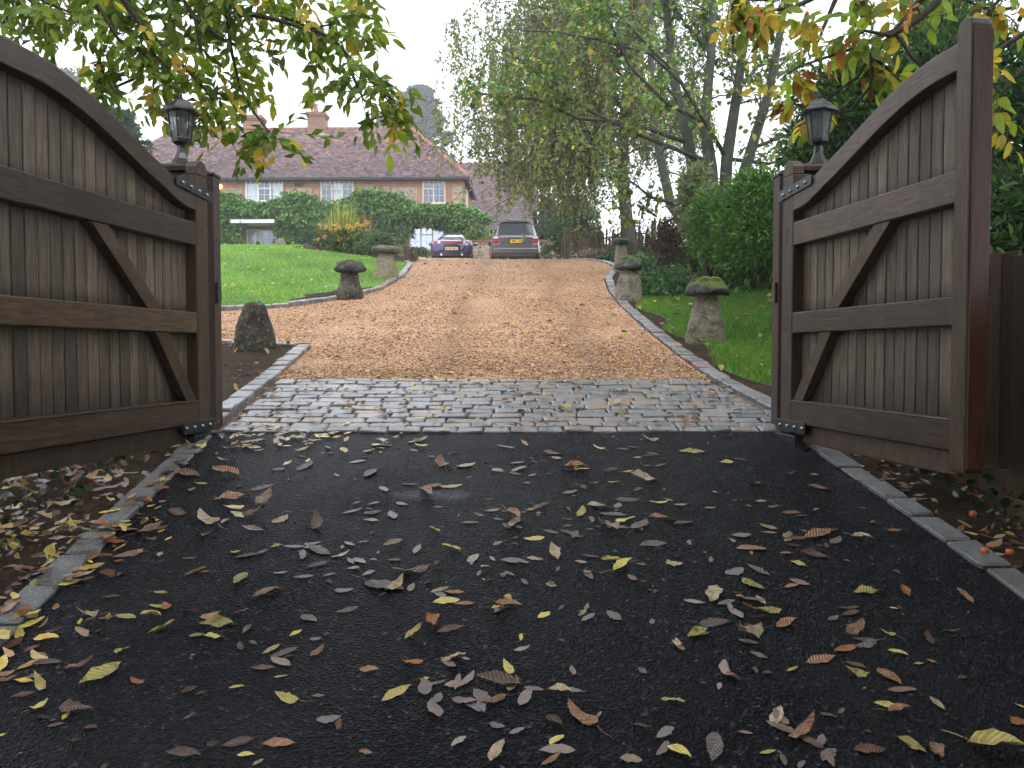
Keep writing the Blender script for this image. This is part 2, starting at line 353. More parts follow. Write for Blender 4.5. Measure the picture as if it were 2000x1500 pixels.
# ---- vehicles
m, t, b = new_mat('blue_paint', (.035, .032, .12), .2, .6); b.inputs['Coat Weight'].default_value = 1; b.inputs['Coat Roughness'].default_value = .04
m, t, b = new_mat('grey_paint', (.12, .12, .132), .28, .6); b.inputs['Coat Weight'].default_value = .8; b.inputs['Coat Roughness'].default_value = .06
new_mat('black_plastic', (.016, .016, .018), .5); new_mat('tyre', (.014, .014, .015), .85); new_mat('alloy', (.45, .46, .48), .3, .9)
m, t, b = new_mat('car_glass', (.012, .02, .024), .1, 0, .25); b.inputs['IOR'].default_value = 1.5
m, t, b = new_mat('shaded_blue_paint', (.012, .011, .035), .25, .2)  # bumper's darker copy of the body blue, dark reflections painted into colour
m, t, b = new_mat('shiny_glass', (.05, .07, .08), .05, 0, .9); b.inputs['Coat Weight'].default_value = 1; b.inputs['IOR'].default_value = 1.9
new_mat('red_lens', (.30, .018, .028), .15); new_mat('clear_lens', (.62, .60, .60), .12); new_mat('amber_lens', (.55, .25, .08), .15)
new_mat('plate_yellow', (.72, .38, .03), .4); new_mat('plate_cream', (.62, .48, .22), .4); new_mat('plate_ink', (.03, .018, .01), .5)
new_mat('chrome', (.6, .6, .62), .15, 1); new_mat('badge_green', (.02, .05, .03), .3)
m, t, b = new_mat('lit_lamp', (1, .7, .3), .4); b.inputs['Emission Color'].default_value = (1, .55, .15, 1); b.inputs['Emission Strength'].default_value = 2.2

# ------------------------------------------------------------------ object helpers
def tag(o, label=None, cat=None, group=None, kind=None):
    for k, v in (('label', label), ('category', cat), ('group', group), ('kind', kind)):
        if v: o[k] = v
    return o
def link(name, data, mat=None, parent=None, loc=None):
    o = bpy.data.objects.new(name, data); COL.objects.link(o)
    if mat and data and not data.materials: data.materials.append(MATS[mat])
    if parent: o.parent = parent
    if loc is not None: o.location = loc
    return o
def empty(name, loc, rz=0, label=None, cat=None, group=None):
    o = link(name, None, loc=loc); o.rotation_euler = (0, 0, rz); o.empty_display_size = .2
    return tag(o, label, cat, group)
class MB:
    def __init__(s): s.v, s.f = [], []
    def add(s, vs, fs):
        k = len(s.v); s.v += [tuple(v) for v in vs]; s.f += [tuple(i + k for i in f) for f in fs]; return s
    def box(s, x0, x1, y0, y1, z0, z1, M=None):
        vs = [Vector(c) for c in ((x0, y0, z0), (x1, y0, z0), (x1, y1, z0), (x0, y1, z0), (x0, y0, z1), (x1, y0, z1), (x1, y1, z1), (x0, y1, z1))]
        if M: vs = [M @ v for v in vs]
        return s.add(vs, [(0, 3, 2, 1), (4, 5, 6, 7), (0, 1, 5, 4), (1, 2, 6, 5), (2, 3, 7, 6), (3, 0, 4, 7)])
    def prism(s, poly, y0, y1):                    # outline in x, z, pushed along y
        n = len(poly)
        vs = [(x, y0, z) for x, z in poly] + [(x, y1, z) for x, z in poly]
        return s.add(vs, [tuple(range(n - 1, -1, -1)), tuple(range(n, 2 * n))] + [(i, (i + 1) % n, n + (i + 1) % n, n + i) for i in range(n)][::1])
    def loft(s, rings, caps=True):
        n = len(rings[0]); vs = [p for r in rings for p in r]; fs = []
        for k in range(len(rings) - 1):
            for i in range(n):
                j = (i + 1) % n; fs.append((k * n + i, k * n + j, (k + 1) * n + j, (k + 1) * n + i))
        if caps: fs += [tuple(range(n - 1, -1, -1)), tuple(range((len(rings) - 1) * n, len(rings) * n))]
        return s.add(vs, fs)
    def tube(s, pts, rads, n=6):
        pts = [Vector(p) for p in pts]; rings = []; ref = Vector((.31, .17, .93))
        if not hasattr(rads, '__len__'): rads = [rads] * len(pts)
        for i, p in enumerate(pts):
            d = (pts[min(i + 1, len(pts) - 1)] - pts[max(i - 1, 0)])
            d = d.normalized() if d.length > 1e-9 else Vector((0, 0, 1))
            a = d.cross(ref)
            if a.length < .05: a = d.cross(Vector((1, 0, 0)))
            a.normalize(); b_ = d.cross(a)
            rings.append([p + (a * math.cos(2 * math.pi * k / n) + b_ * math.sin(2 * math.pi * k / n)) * rads[i] for k in range(n)])
        return s.loft(rings)
    def lathe(s, prof, n=16, c=(0, 0, 0), sq=0, amp=0, seed=0, sx=1, sy=1, rot=0):
        rings = []
        for r, z in prof:
            ring = []
            for k in range(n):
                a = 2 * math.pi * (k + .5) / n + rot; ca, sa = math.cos(a), math.sin(a)
                q = 1
                if sq: q = 1 + sq * (min(1 / max(abs(ca), 1e-6), 1 / max(abs(sa), 1e-6)) - 1)
                v = Vector((ca * r * q * sx, sa * r * q * sy, z))
                if amp: v += amp * Vector((noise.noise(v * 6 + Vector((seed, 0, 0))), noise.noise(v * 6 + Vector((0, seed, 5))), .7 * noise.noise(v * 6 + Vector((3, 1, seed))))) + amp * .5 * Vector((noise.noise(v * 17 + Vector((seed, 0, 0))), noise.noise(v * 17 + Vector((0, seed, 5))), noise.noise(v * 17 + Vector((3, 1, seed)))))
                ring.append(Vector(c) + v)
            rings.append(ring)
        return s.loft(rings)
    def mesh(s, name, smooth=False):
        me = bpy.data.meshes.new(name); me.from_pydata(s.v, [], s.f)
        bm = bmesh.new(); bm.from_mesh(me); bmesh.ops.recalc_face_normals(bm, faces=bm.faces); bm.to_mesh(me); bm.free()
        if smooth: me.polygons.foreach_set('use_smooth', [True] * len(me.polygons))
        return me
    def build(s, name, mat, parent=None, smooth=False, bevel=0, loc=None):
        o = link(name, s.mesh(name, smooth), mat, parent, loc)
        if bevel:
            md = o.modifiers.new('bevel', 'BEVEL'); md.width = bevel; md.segments = 2; md.limit_method = 'ANGLE'; md.angle_limit = R(40)
        return o
def fast_mesh(name, verts, faces, col=None):
    verts = np.asarray(verts, np.float32).reshape(-1, 3); faces = np.asarray(faces, np.int32); m_, k = faces.shape
    me = bpy.data.meshes.new(name)
    me.vertices.add(len(verts)); me.vertices.foreach_set('co', verts.ravel())
    me.loops.add(m_ * k); me.loops.foreach_set('vertex_index', faces.ravel())
    me.polygons.add(m_); me.polygons.foreach_set('loop_start', np.arange(m_, dtype=np.int32) * k)
    me.update(calc_edges=True)
    if col is not None:
        a = me.color_attributes.new('Col', 'FLOAT_COLOR', 'POINT')
        c = np.ones((len(verts), 4), np.float32); c[:, :3] = col; a.data.foreach_set('color', c.ravel())
    return me
def unit(a): return a / np.maximum(np.linalg.norm(a, axis=-1, keepdims=True), 1e-9)
def pick(n, pal, w=None, jit=.25, g=None):
    g = g or rng
    pal = np.array(pal); i = g.choice(len(pal), n, p=None if w is None else np.array(w) / sum(w))
    return np.clip(pal[i] * (1 + jit * (g.random((n, 1)) * 2 - 1)) * (1 + .12 * (g.random((n, 3)) * 2 - 1)), .003, 1)
def leaves(name, P, T, S, C, aspect=.5, fold=.18, mat='leaf', parent=None, Nn=None, hexa=False, jit=.45):
    """many folded leaves: P base points, T direction of the blade, S length, C colour"""
    n = len(P); T = unit(T)
    Rn = unit(rng.normal(size=(n, 3)) + np.array([0, 0, .8])) if Nn is None else unit(Nn + jit * rng.normal(size=(n, 3)))
    B = unit(np.cross(T, Rn)); U = np.cross(B, T); S = np.asarray(S).reshape(-1, 1)
    v = np.stack([P, P + T * S * .48 + B * S * aspect * .5 + U * S * fold, P + T * S - U * S * fold * .5, P + T * S * .48 - B * S * aspect * .5 + U * S * fold], 1)
    if hexa:                                       # fuller leaf outline of six points
        s1, s2 = S * aspect * .46, S * aspect * .42
        v = np.stack([P, P + T * S * .28 + B * s1 + U * S * fold, P + T * S * .68 + B * s2 + U * S * fold * .8, P + T * S - U * S * fold * .4, P + T * S * .68 - B * s2 + U * S * fold * .8, P + T * S * .28 - B * s1 + U * S * fold], 1)
        k = np.arange(n)[:, None] * 6
        f = np.concatenate([k + np.array([[0, 1, 2, 3]]), k + np.array([[0, 3, 4, 5]])], 1).reshape(-1, 4)
        return link(name, fast_mesh(name, v.reshape(-1, 3), f, np.repeat(C, 6, 0)), mat, parent)
    k = np.arange(n)[:, None] * 4
    f = np.concatenate([k + np.array([[0, 1, 2]]), k + np.array([[0, 2, 3]])], 1).reshape(-1, 3)
    return link(name, fast_mesh(name, v.reshape(-1, 3), f, np.repeat(C, 4, 0)), mat, parent)
def clumps(cs, per, shell=.55):
    """points spread through ellipsoid clumps (x, y, z, rx, ry, rz): positions and outward directions"""
    P, D = [], []
    for c in cs:
        d = unit(rng.normal(size=(per, 3))); r = (shell + (1 - shell) * rng.random((per, 1)) ** .5) * np.where(rng.random((per, 1)) < .12, 1.45, 1)
        q = d * r * np.array(c[3:6]); P.append(q + np.array(c[:3])); D.append(d)
    return np.concatenate(P), np.concatenate(D)
# ================================================================== THE SETTING
def structure(o, label, cat): return tag(o, label, cat, None, 'structure')
def sheet(name, ys, xl, xr, nx, zoff, mat, amp=0):
    V, Fc = [], []
    for y in ys:
        a, b_ = float(xl(y)), float(xr(y)); xs = np.linspace(a, b_, nx + 1); zs = H(xs, np.full(nx + 1, y)) + zoff
        if amp: zs = zs + [amp * noise.noise(Vector((x * 1.3, y * 1.3, 2))) for x in xs]
        V += list(zip(xs, [y] * (nx + 1), zs))
    for j in range(len(ys) - 1):
        for i in range(nx):
            k = j * (nx + 1) + i; Fc.append((k, k + 1, k + nx + 2, k + nx + 1))
    me = fast_mesh(name, V, Fc); return link(name, me, mat)
gx = np.unique(np.concatenate([np.linspace(-160, -20, 24), np.arange(-20, 20.1, .5), np.linspace(20, 160, 24)]))
gy = np.unique(np.concatenate([np.linspace(-60, -4, 15), np.arange(-4, 46, .4), np.linspace(46, 220, 40)]))
GX, GY = np.meshgrid(gx, gy); GZ = H(GX, GY) - .07
k = np.arange(len(gy) - 1)[:, None] * len(gx) + np.arange(len(gx) - 1)[None]
k = k.ravel(); gf = np.stack([k, k + 1, k + 1 + len(gx), k + len(gx)], 1)
structure(link('ground', fast_mesh('ground', np.stack([GX, GY, GZ], -1), gf), 'soil'), 'dark damp soil of the verges and garden beds', 'ground')

AL = lambda y: -2.02 + (5.7 - y) * .068
AR = lambda y: 1.90 + (5.7 - y) * .066
structure(sheet('asphalt_drive', np.concatenate([np.linspace(-14, -1, 14), np.arange(-.8, 5.6, .2), [5.745]]), AL, AR, 16, 0, 'asphalt'),
          'black wet asphalt sloping up between the open gates', 'driveway')
grav_l = lambda y: -2.17 if y < 9.12 else (-15 if y < 11.2 else float(lk_x(y)) + .02)
gys = np.unique(np.concatenate([np.arange(7.38, 9.1, .2), [9.12, 9.13], np.arange(9.3, 11.3, .2), np.arange(11.3, 40.1, .25)]))
structure(sheet('gravel_drive', gys, grav_l, lambda y: float(rk_x(y)) - .03, 40, 0, 'gravel', .012),
          'orange brown gravel drive rising to the parked cars', 'driveway')
lawn_ys = np.concatenate([np.arange(11.3, 14, .12), np.arange(14, 41.6, .35)])
structure(sheet('lawn', lawn_ys, lambda y: -26, lambda y: float(lk_x(y)) - .10 - .9 * float(sstep(19.5, 22.5, y)) - 2.6 * float(sstep(22, 25, y)), 44, .05, 'turf', .03),
          'bright green mown lawn in front of the house', 'lawn')
structure(sheet('grass_verge', np.arange(6.5, 13.4, .2), lambda y: float(rk_x(y)) + .32 + .1 * math.sin(y * 3), lambda y: float(rk_x(y)) + 2.6 - .9 * float(sstep(10, 13.4, y)), 14, .012, 'turf', .02),
          'strip of green grass between the right kerb and the ivy bank', 'lawn')

def bed(ys, xl, xr, zoff, label): structure(sheet('garden_bed', ys, xl, xr, 6, zoff, 'soil', .012), label, 'ground')
bed(np.arange(12.5, 14.65, .1), lambda y: float(lk_x(y)) - .1 - .55 * math.sin((y - 12.5) / 2.15 * math.pi) * (.85 + .2 * math.sin(y * 9)), lambda y: float(lk_x(y)) - .09, .062, 'bare soil round the dark staddle stone on the lawn')
bed(np.arange(5.9, 21.5, .2), lambda y: float(rk_x(y)) + .05, lambda y: float(rk_x(y)) + .62, .006, 'strip of bare soil behind the long right hand kerb')
bed(np.arange(5.8, 9.25, .2), lambda y: -5, lambda y: -2.2, .012, 'bare dark soil inside the left gate')
bed(np.arange(19.4, 32, .4), lambda y: float(lk_x(y)) - 3.9 * float(sstep(20, 25, y)) - .1, lambda y: float(lk_x(y)) - .02, .03, 'dark flower bed soil at the top of the lawn')
# ---- stones: a few rough cut shapes that all setts and kerb stones share
def stone_mesh(seed, nm, mat='setts'):
    bm = bmesh.new(); bmesh.ops.create_cube(bm, size=1)
    bmesh.ops.bevel(bm, geom=list(bm.edges), offset=.06, segments=1, affect='EDGES')
    for v in bm.verts:
        q = v.co * 2.3 + Vector((seed * 7.1, 0, 0))
        v.co += Vector((noise.noise(q), noise.noise(q + Vector((9, 0, 0))), noise.noise(q + Vector((0, 9, 0))))) * .07
    me = bpy.data.meshes.new(nm); bm.to_mesh(me); bm.free(); me.materials.append(MATS[mat]); return me
SETT = [stone_mesh(i, 'sett') for i in range(9)]; KERBS = [stone_mesh(i + 20, 'kerb_stone', 'kerb_granite') for i in range(9)]
def place_stone(name, parent, x, y, ln, wd, ht, ang, top, r, meshes=SETT):
    o = bpy.data.objects.new(name, r.choice(meshes)); COL.objects.link(o); o.parent = parent
    e = .1; z = ground(x, y)
    tx = Vector((math.cos(ang), math.sin(ang), (ground(x + e * math.cos(ang), y + e * math.sin(ang)) - z) / e)).normalized()
    ty = Vector((-math.sin(ang), math.cos(ang), (ground(x - e * math.sin(ang), y + e * math.cos(ang)) - z) / e)).normalized()
    tz = tx.cross(ty)
    M = Matrix((tx, ty, tz)).transposed() @ Matrix.Rotation(r.uniform(-.025, .025), 3, 'X') @ Matrix.Rotation(r.uniform(-.02, .02), 3, 'Y')
    o.matrix_basis = Matrix.Translation((x, y, z + top - ht / 2)) @ M.to_4x4() @ Matrix.Diagonal((ln, wd, ht, 1))
    return o
apron = structure(sheet('cobble_apron', np.arange(5.75, 7.45, .1), lambda y: -2.12, lambda y: float(rk_x(y)) - .02, 30, -.012, 'mortar', .01),
                  'wet grey cobbled strip laid in rows across the gateway', 'paving')
r = random.Random(3); y = 5.75; rows = 0
while y < 7.36:
    w = r.uniform(.105, .135); x = -2.06 + r.uniform(0, .1); xe = float(rk_x(y)) - .1
    while x < xe:
        ln = r.uniform(.14, .30)
        if x + ln > xe: ln = max(xe - x, .1)
        place_stone('cobble', apron, x + ln / 2, y + w / 2 + r.uniform(-.006, .006) + .012 * math.sin(x * 1.5 + rows * .3), ln - r.uniform(.004, .020), w - r.uniform(.002, .014), .12, r.uniform(-.04, .04), .011 + r.uniform(-.006, .006), r)
        x += ln
    y += w; rows += 1
def kerb(path, width, ln, top, label, seed, meshes=SETT):
    r = random.Random(seed); pts = [Vector(p) for p in path]; bed = MB(); root_pts = []
    for a, b_ in zip(pts[:-1], pts[1:]):
        n = max(1, int((b_ - a).length / .3)); root_pts += [a.lerp(b_, i / n) for i in range(n)]
    root_pts.append(pts[-1]); rings = []
    for i, q in enumerate(root_pts):
        d = (root_pts[min(i + 1, len(root_pts) - 1)] - root_pts[max(i - 1, 0)]).normalized(); s = Vector((-d.y, d.x)) * width * .46
        z = ground(q.x, q.y)
        rings.append([(q.x - s.x, q.y - s.y, z - .05), (q.x + s.x, q.y + s.y, z - .05), (q.x + s.x, q.y + s.y, z + top - .03), (q.x - s.x, q.y - s.y, z + top - .03)])
    bed.loft(rings); o = structure(bed.build('kerb', 'mortar'), label, 'kerb')
    seg = 0; a = 0.0
    L = [0]
    for p_, q in zip(pts[:-1], pts[1:]): L.append(L[-1] + (q - p_).length)
    def along(s):
        i = max(j for j in range(len(L) - 1) if L[j] <= s + 1e-9); d = pts[i + 1] - pts[i]
        return pts[i] + d * ((s - L[i]) / d.length), math.atan2(d.y, d.x)
    s = 0
    while s < L[-1] - .05:
        l = min(r.uniform(.8, 1.25) * ln, L[-1] - s); q, ang = along(s + l / 2)
        place_stone('kerb_stone', o, q.x, q.y, l - .014, width * r.uniform(.92, 1.06), .14, ang + r.uniform(-.03, .03), top + r.uniform(-.008, .008), r, meshes); s += l
    return o
kerb([(AL(y) - .065, y) for y in (-1, 2, 4, 5.66)], .14, .30, .018, 'flush grey granite kerb along the left edge of the black asphalt', 11, KERBS)
kerb([(AR(y) + .065, y) for y in (-1, 2, 4, 5.60)], .14, .30, .018, 'flush grey granite kerb along the right edge of the black asphalt', 12, KERBS)
kerb([(-2.14, 5.75), (-2.16, 7.4), (-2.22, 9.02)], .15, .2, .045, 'pale kerb on the left of the cobbles, running back to the rough boundary stone', 13)
kerb([(-2.32, 9.06), (-3.4, 9.36), (-6, 9.5)], .10, .22, .03, 'low kerb behind the rough capless stone, edging the side track', 14)
kerb([(x + .06, y) for y, x in RK[1:13]], .14, .22, .03, 'long curved grey kerb on the right of the gravel drive', 15)
kerb([(x - .05, y) for y, x in LK[1:9]], .12, .22, .06, 'curved pale kerb between the lawn and the gravel drive', 16)

# ---- loose gravel and grass
def scatter(n, x0, x1, y0, y1, keep, bias=1.0):
    P = np.zeros((0, 2))
    while len(P) < n:
        q = np.stack([x0 + (x1 - x0) * rng.random(n), y0 + (y1 - y0) * rng.random(n) ** bias], 1)
        P = np.concatenate([P, q[keep(q[:, 0], q[:, 1])]])
    return P[:n]
n = 42000
P = scatter(n, -9, 2.4, 7.42, 24, lambda x, y: (rng.random(len(x)) < (1 - (y - 7.4) / 16.6) ** .8) & (x < rk_x(y) - .05) & (x > np.where(y < 9.2, -2.1, np.where(y < 11.25, -9, lk_x(y) + .05))), 1.6)
oct_v = np.array([[1, 0, 0], [-1, 0, 0], [0, 1, 0], [0, -1, 0], [0, 0, 1], [0, 0, -1]], float)
oct_f = np.array([[0, 2, 4], [2, 1, 4], [1, 3, 4], [3, 0, 4], [2, 0, 5], [1, 2, 5], [3, 1, 5], [0, 3, 5]])
S = .006 + .009 * rng.random((n, 1, 1)) ** 2; an = rng.random(n) * 6.28
V = oct_v[None] * S * (.6 + .8 * rng.random((n, 6, 1))) * np.array([1.2, .9, .7])
ca, sa = np.cos(an)[:, None], np.sin(an)[:, None]
V = np.stack([V[..., 0] * ca - V[..., 1] * sa, V[..., 0] * sa + V[..., 1] * ca, V[..., 2]], -1)
V += np.stack([P[:, 0], P[:, 1], H(P[:, 0], P[:, 1]) + .004], -1)[:, None]
Cg = pick(n, [(.24, .11, .05), (.40, .21, .10), (.50, .30, .16), (.56, .42, .28), (.15, .07, .035)], [3, 4, 3, 1.2, 1.5], .2)
m_, t_, b_ = new_mat('pebble', (.4, .25, .15), .7); a_ = t_.nodes.new('ShaderNodeAttribute'); a_.attribute_name = 'Col'; t_.links.new(a_.outputs['Color'], b_.inputs['Base Color'])
tag(link('gravel_stones', fast_mesh('gravel_stones', V.reshape(-1, 3), (np.arange(n)[:, None, None] * 6 + oct_f[None]).reshape(-1, 3), np.repeat(Cg, 6, 0)), 'pebble'),
    'loose orange brown stones strewn over the gravel drive', 'gravel', None, 'stuff')
def grass(name, P, zoff, h0, h1, wd, pal, w, label):
    n = len(P); base = np.stack([P[:, 0], P[:, 1], H(P[:, 0], P[:, 1]) + zoff], -1)
    a = rng.random(n) * 6.28; B = np.stack([np.cos(a), np.sin(a), np.zeros(n)], -1)
    h = (h0 + (h1 - h0) * rng.random((n, 1))); wv = wd * (.7 + .6 * rng.random((n, 1)))
    tip = base + np.array([0, 0, 1]) * h + rng.normal(size=(n, 3)) * np.array([1, 1, 0]) * h * .45
    V = np.stack([base - B * wv, base + B * wv, tip], 1)
    pt = np.sin(P[:, 0] * 1.1 + 2 * np.sin(P[:, 1] * .5)) * np.sin(P[:, 1] * .9 + 1.5 * np.sin(P[:, 0] * .7)) + .5 * np.sin(P[:, 0] * 3.7 + P[:, 1] * 2.1)
    C = pick(n, pal, w, .25) * (1 + .16 * pt[:, None] * np.array([1.3, 1, .6]))
    return tag(link(name, fast_mesh(name, V.reshape(-1, 3), np.arange(3 * n).reshape(-1, 3), np.repeat(C, 3, 0)), 'blade'), label, 'grass', None, 'stuff')
GP = [(.16, .34, .035), (.23, .44, .055), (.30, .50, .085), (.115, .24, .03), (.38, .42, .14)]
def lawn_keep(x, y): return (x < lk_x(y) - np.where((y > 12.5) & (y < 14.6), .12 + (.35 + .3 * rng.random(len(x))) * np.sin(np.clip((y - 12.5) / 2.1, 0, 1) * np.pi), .10) - .9 * sstep(19.5, 22.5, y) - 2.6 * sstep(22, 25, y)) & (x > -.62 * y)
grass('lawn_grass', scatter(190000, -20, -2, 11.5, 36, lawn_keep, 1.25), .045, .03, .07, .006, GP, [4, 4, 2, 2, .5], 'short green grass blades covering the lawn')
GP2 = [(.10, .23, .02), (.14, .30, .03), (.18, .35, .04), (.06, .14, .015), (.28, .30, .09)]
grass('verge_grass', scatter(60000, 1.7, 4.6, 6.5, 13.4, lambda x, y: (x > rk_x(y) + .24 + .1 * np.sin(y * 3) + .14 * rng.random(len(x))) & (x < rk_x(y) + 2.4 - .9 * sstep(10, 13.4, y))), .02, .03, .08, .005, GP2, [4, 4, 2, 2, .5], 'green grass blades on the verge by the big staddle stones')

# ================================================================== GATES
HX, HYL, GBOT, GW = 2.08, 5.66, 1.06, 1.86
def gate(side):
    s = side; GW = 2.2 if s < 0 else 1.84; name = 'left' if s < 0 else 'right'
    u = Vector((.146 * s, -1, 0)).normalized()
    g = empty('wooden_gate', (-2.085 if s < 0 else 1.86, HYL, GBOT), math.atan2(u.y, u.x),
              'weathered brown timber gate open on the %s, swan neck top rising %s' % (name, 'past the frame' if s < 0 else 'to an end post'), 'gate', 'pair of driveway gates')
    f = 1 if s < 0 else -1                              # local y that faces the drive
    def bar(nm, x0, x1, y0, y1, z0, z1, mat, bev=.006):
        a, b_ = sorted((y0 * f, y1 * f)); return MB().box(x0, x1, a, b_, z0, z1).build(nm, mat, g, bevel=bev)
    topc = lambda x: 1.60 + .025 * x + .325 * float(sstep(.12, 1.62, x)) - .02 * math.sin(max(0, min(1, x / .5)) * math.pi)
    nb = 21 if s < 0 else 17; bw = (GW - .26) / nb; r = random.Random(5 + s)
    for i in range(nb):
        x0 = .145 + i * bw; x1 = x0 + bw - .007; j = r.uniform(-.003, .003)
        pts = [(x0, .0), (x1, .0), (x1, topc(x1) - .05), (x0, topc(x0) - .05)]
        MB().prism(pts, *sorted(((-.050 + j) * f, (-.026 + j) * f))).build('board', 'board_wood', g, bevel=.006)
    bar('hinge_stile', 0, .15, -.055, .052, -.0, 1.70, 'stile_wood', .008)
    # rounded head of the hinge stile
    MB().prism([(.0, 1.70), (.15, 1.70), (.145, 1.75), (.12, 1.785), (.075, 1.80), (.03, 1.785), (.005, 1.75)], *sorted((-.02 * f, .052 * f))).build('stile_head', 'stile_wood', g, bevel=.005)
    st = [(GW - .105, -.02), (GW, -.02), (GW, 2.02), (GW - .012, 2.05), (GW - .045, 2.065), (GW - .085, 2.05), (GW - .105, 2.01)]
    MB().prism(st, *sorted((-.045 * f, .058 * f))).build('meeting_stile', 'stile_wood', g, bevel=.008)
    MB().prism([(GW + .0, -.0), (GW + .012, -.0), (GW + .012, 2.0), (GW, 2.0)], *sorted((-.043 * f, .05 * f))).build('end_board', 'end_wood', g, bevel=.003)
    xs = np.linspace(.14, GW - .10, 26)
    poly = [(x, topc(x) - .125) for x in xs] + [(x, topc(x)) for x in xs[::-1]]
    MB().prism(poly, *sorted((-.058 * f, .05 * f))).build('top_rail', 'rail_wood', g, bevel=.006)
    bar('bottom_rail', .15, GW - .105, -.0255, .05, .075, .215, 'rail_wood')
    bar('drip_strip', .15, GW - .105, -.0255, .056, .215, .228, 'rail_wood', .004)
    bar('middle_rail', .15, GW - .105, -.0255, .05, .665, .80, 'rail_wood')
    bar('upper_rail', .15, GW - .105, -.0255, .05, 1.235, 1.385, 'rail_wood')
    bar('weather_board', .15, GW - .105, -.022, .012, -.045, .07, 'stile_wood')
    def brace(xa, za, xb, zb, w=.10):
        d = Vector((xb - xa, zb - za)).normalized(); n_ = Vector((0, 1)); hw = w / 2 / abs(d.x)
        MB().prism([(xa, za - 0), (xa + w / abs(d.y), za), (xb + w / abs(d.y), zb), (xb, zb)], *sorted((-.0252 * f, .042 * f))).build('brace', 'brace_wood', g, bevel=.004)
    brace(.16, .229, .50, .664); brace(.55, .801, 1.06, 1.234)
    for nm, z0, z1, x1 in (('upper_hinge', 1.545, 1.615, .40), ('lower_hinge', .015, .095, .36)):
        h = MB().prism([(-.05, z0), (x1 - .02, z0 + (.035 if z0 > 1 else 0)), (x1, z0 + (.04 if z0 > 1 else .01)), (x1, z1 + (.025 if z0 > 1 else -.01)), (x1 - .02, z1 + (.03 if z0 > 1 else 0)), (-.05, z1)], *sorted((.053 * f, .063 * f))).build(nm, 'strap_metal', g, bevel=.003)
        for q in (.03, .13, .23, .33):
            zz = (z0 + z1) / 2 + (.032 * q / .4 if z0 > 1 else 0)
            b2 = MB().lathe([(.001, .012), (.009, .010), (.013, .002), (.013, -.002)], 8)
            o = b2.build('bolt', 'bolt_metal', h, True); o.rotation_euler = (-math.pi / 2 * f, 0, 0); o.location = (q, .064 * f, zz)
    low = MB().box(-.06, .24, *sorted((-.01 * f, .07 * f)), -.075, .0).build('pivot_block', 'strap_metal', g, bevel=.006)
    for q in (.45, .75, .98):                         # oak pegs in the rail ends
        pass
    for zz in (.14, .70, .76, 1.28, 1.34):
        o = MB().lathe([(.001, .003), (.010, .002), (.010, -.003)], 8).build('peg', 'post_wood', g, True); o.rotation_euler = (-math.pi / 2 * f, 0, 0); o.location = (.075 + .02 * math.sin(zz * 9), .053 * f, zz)
    return g
gate(-1); gate(1)

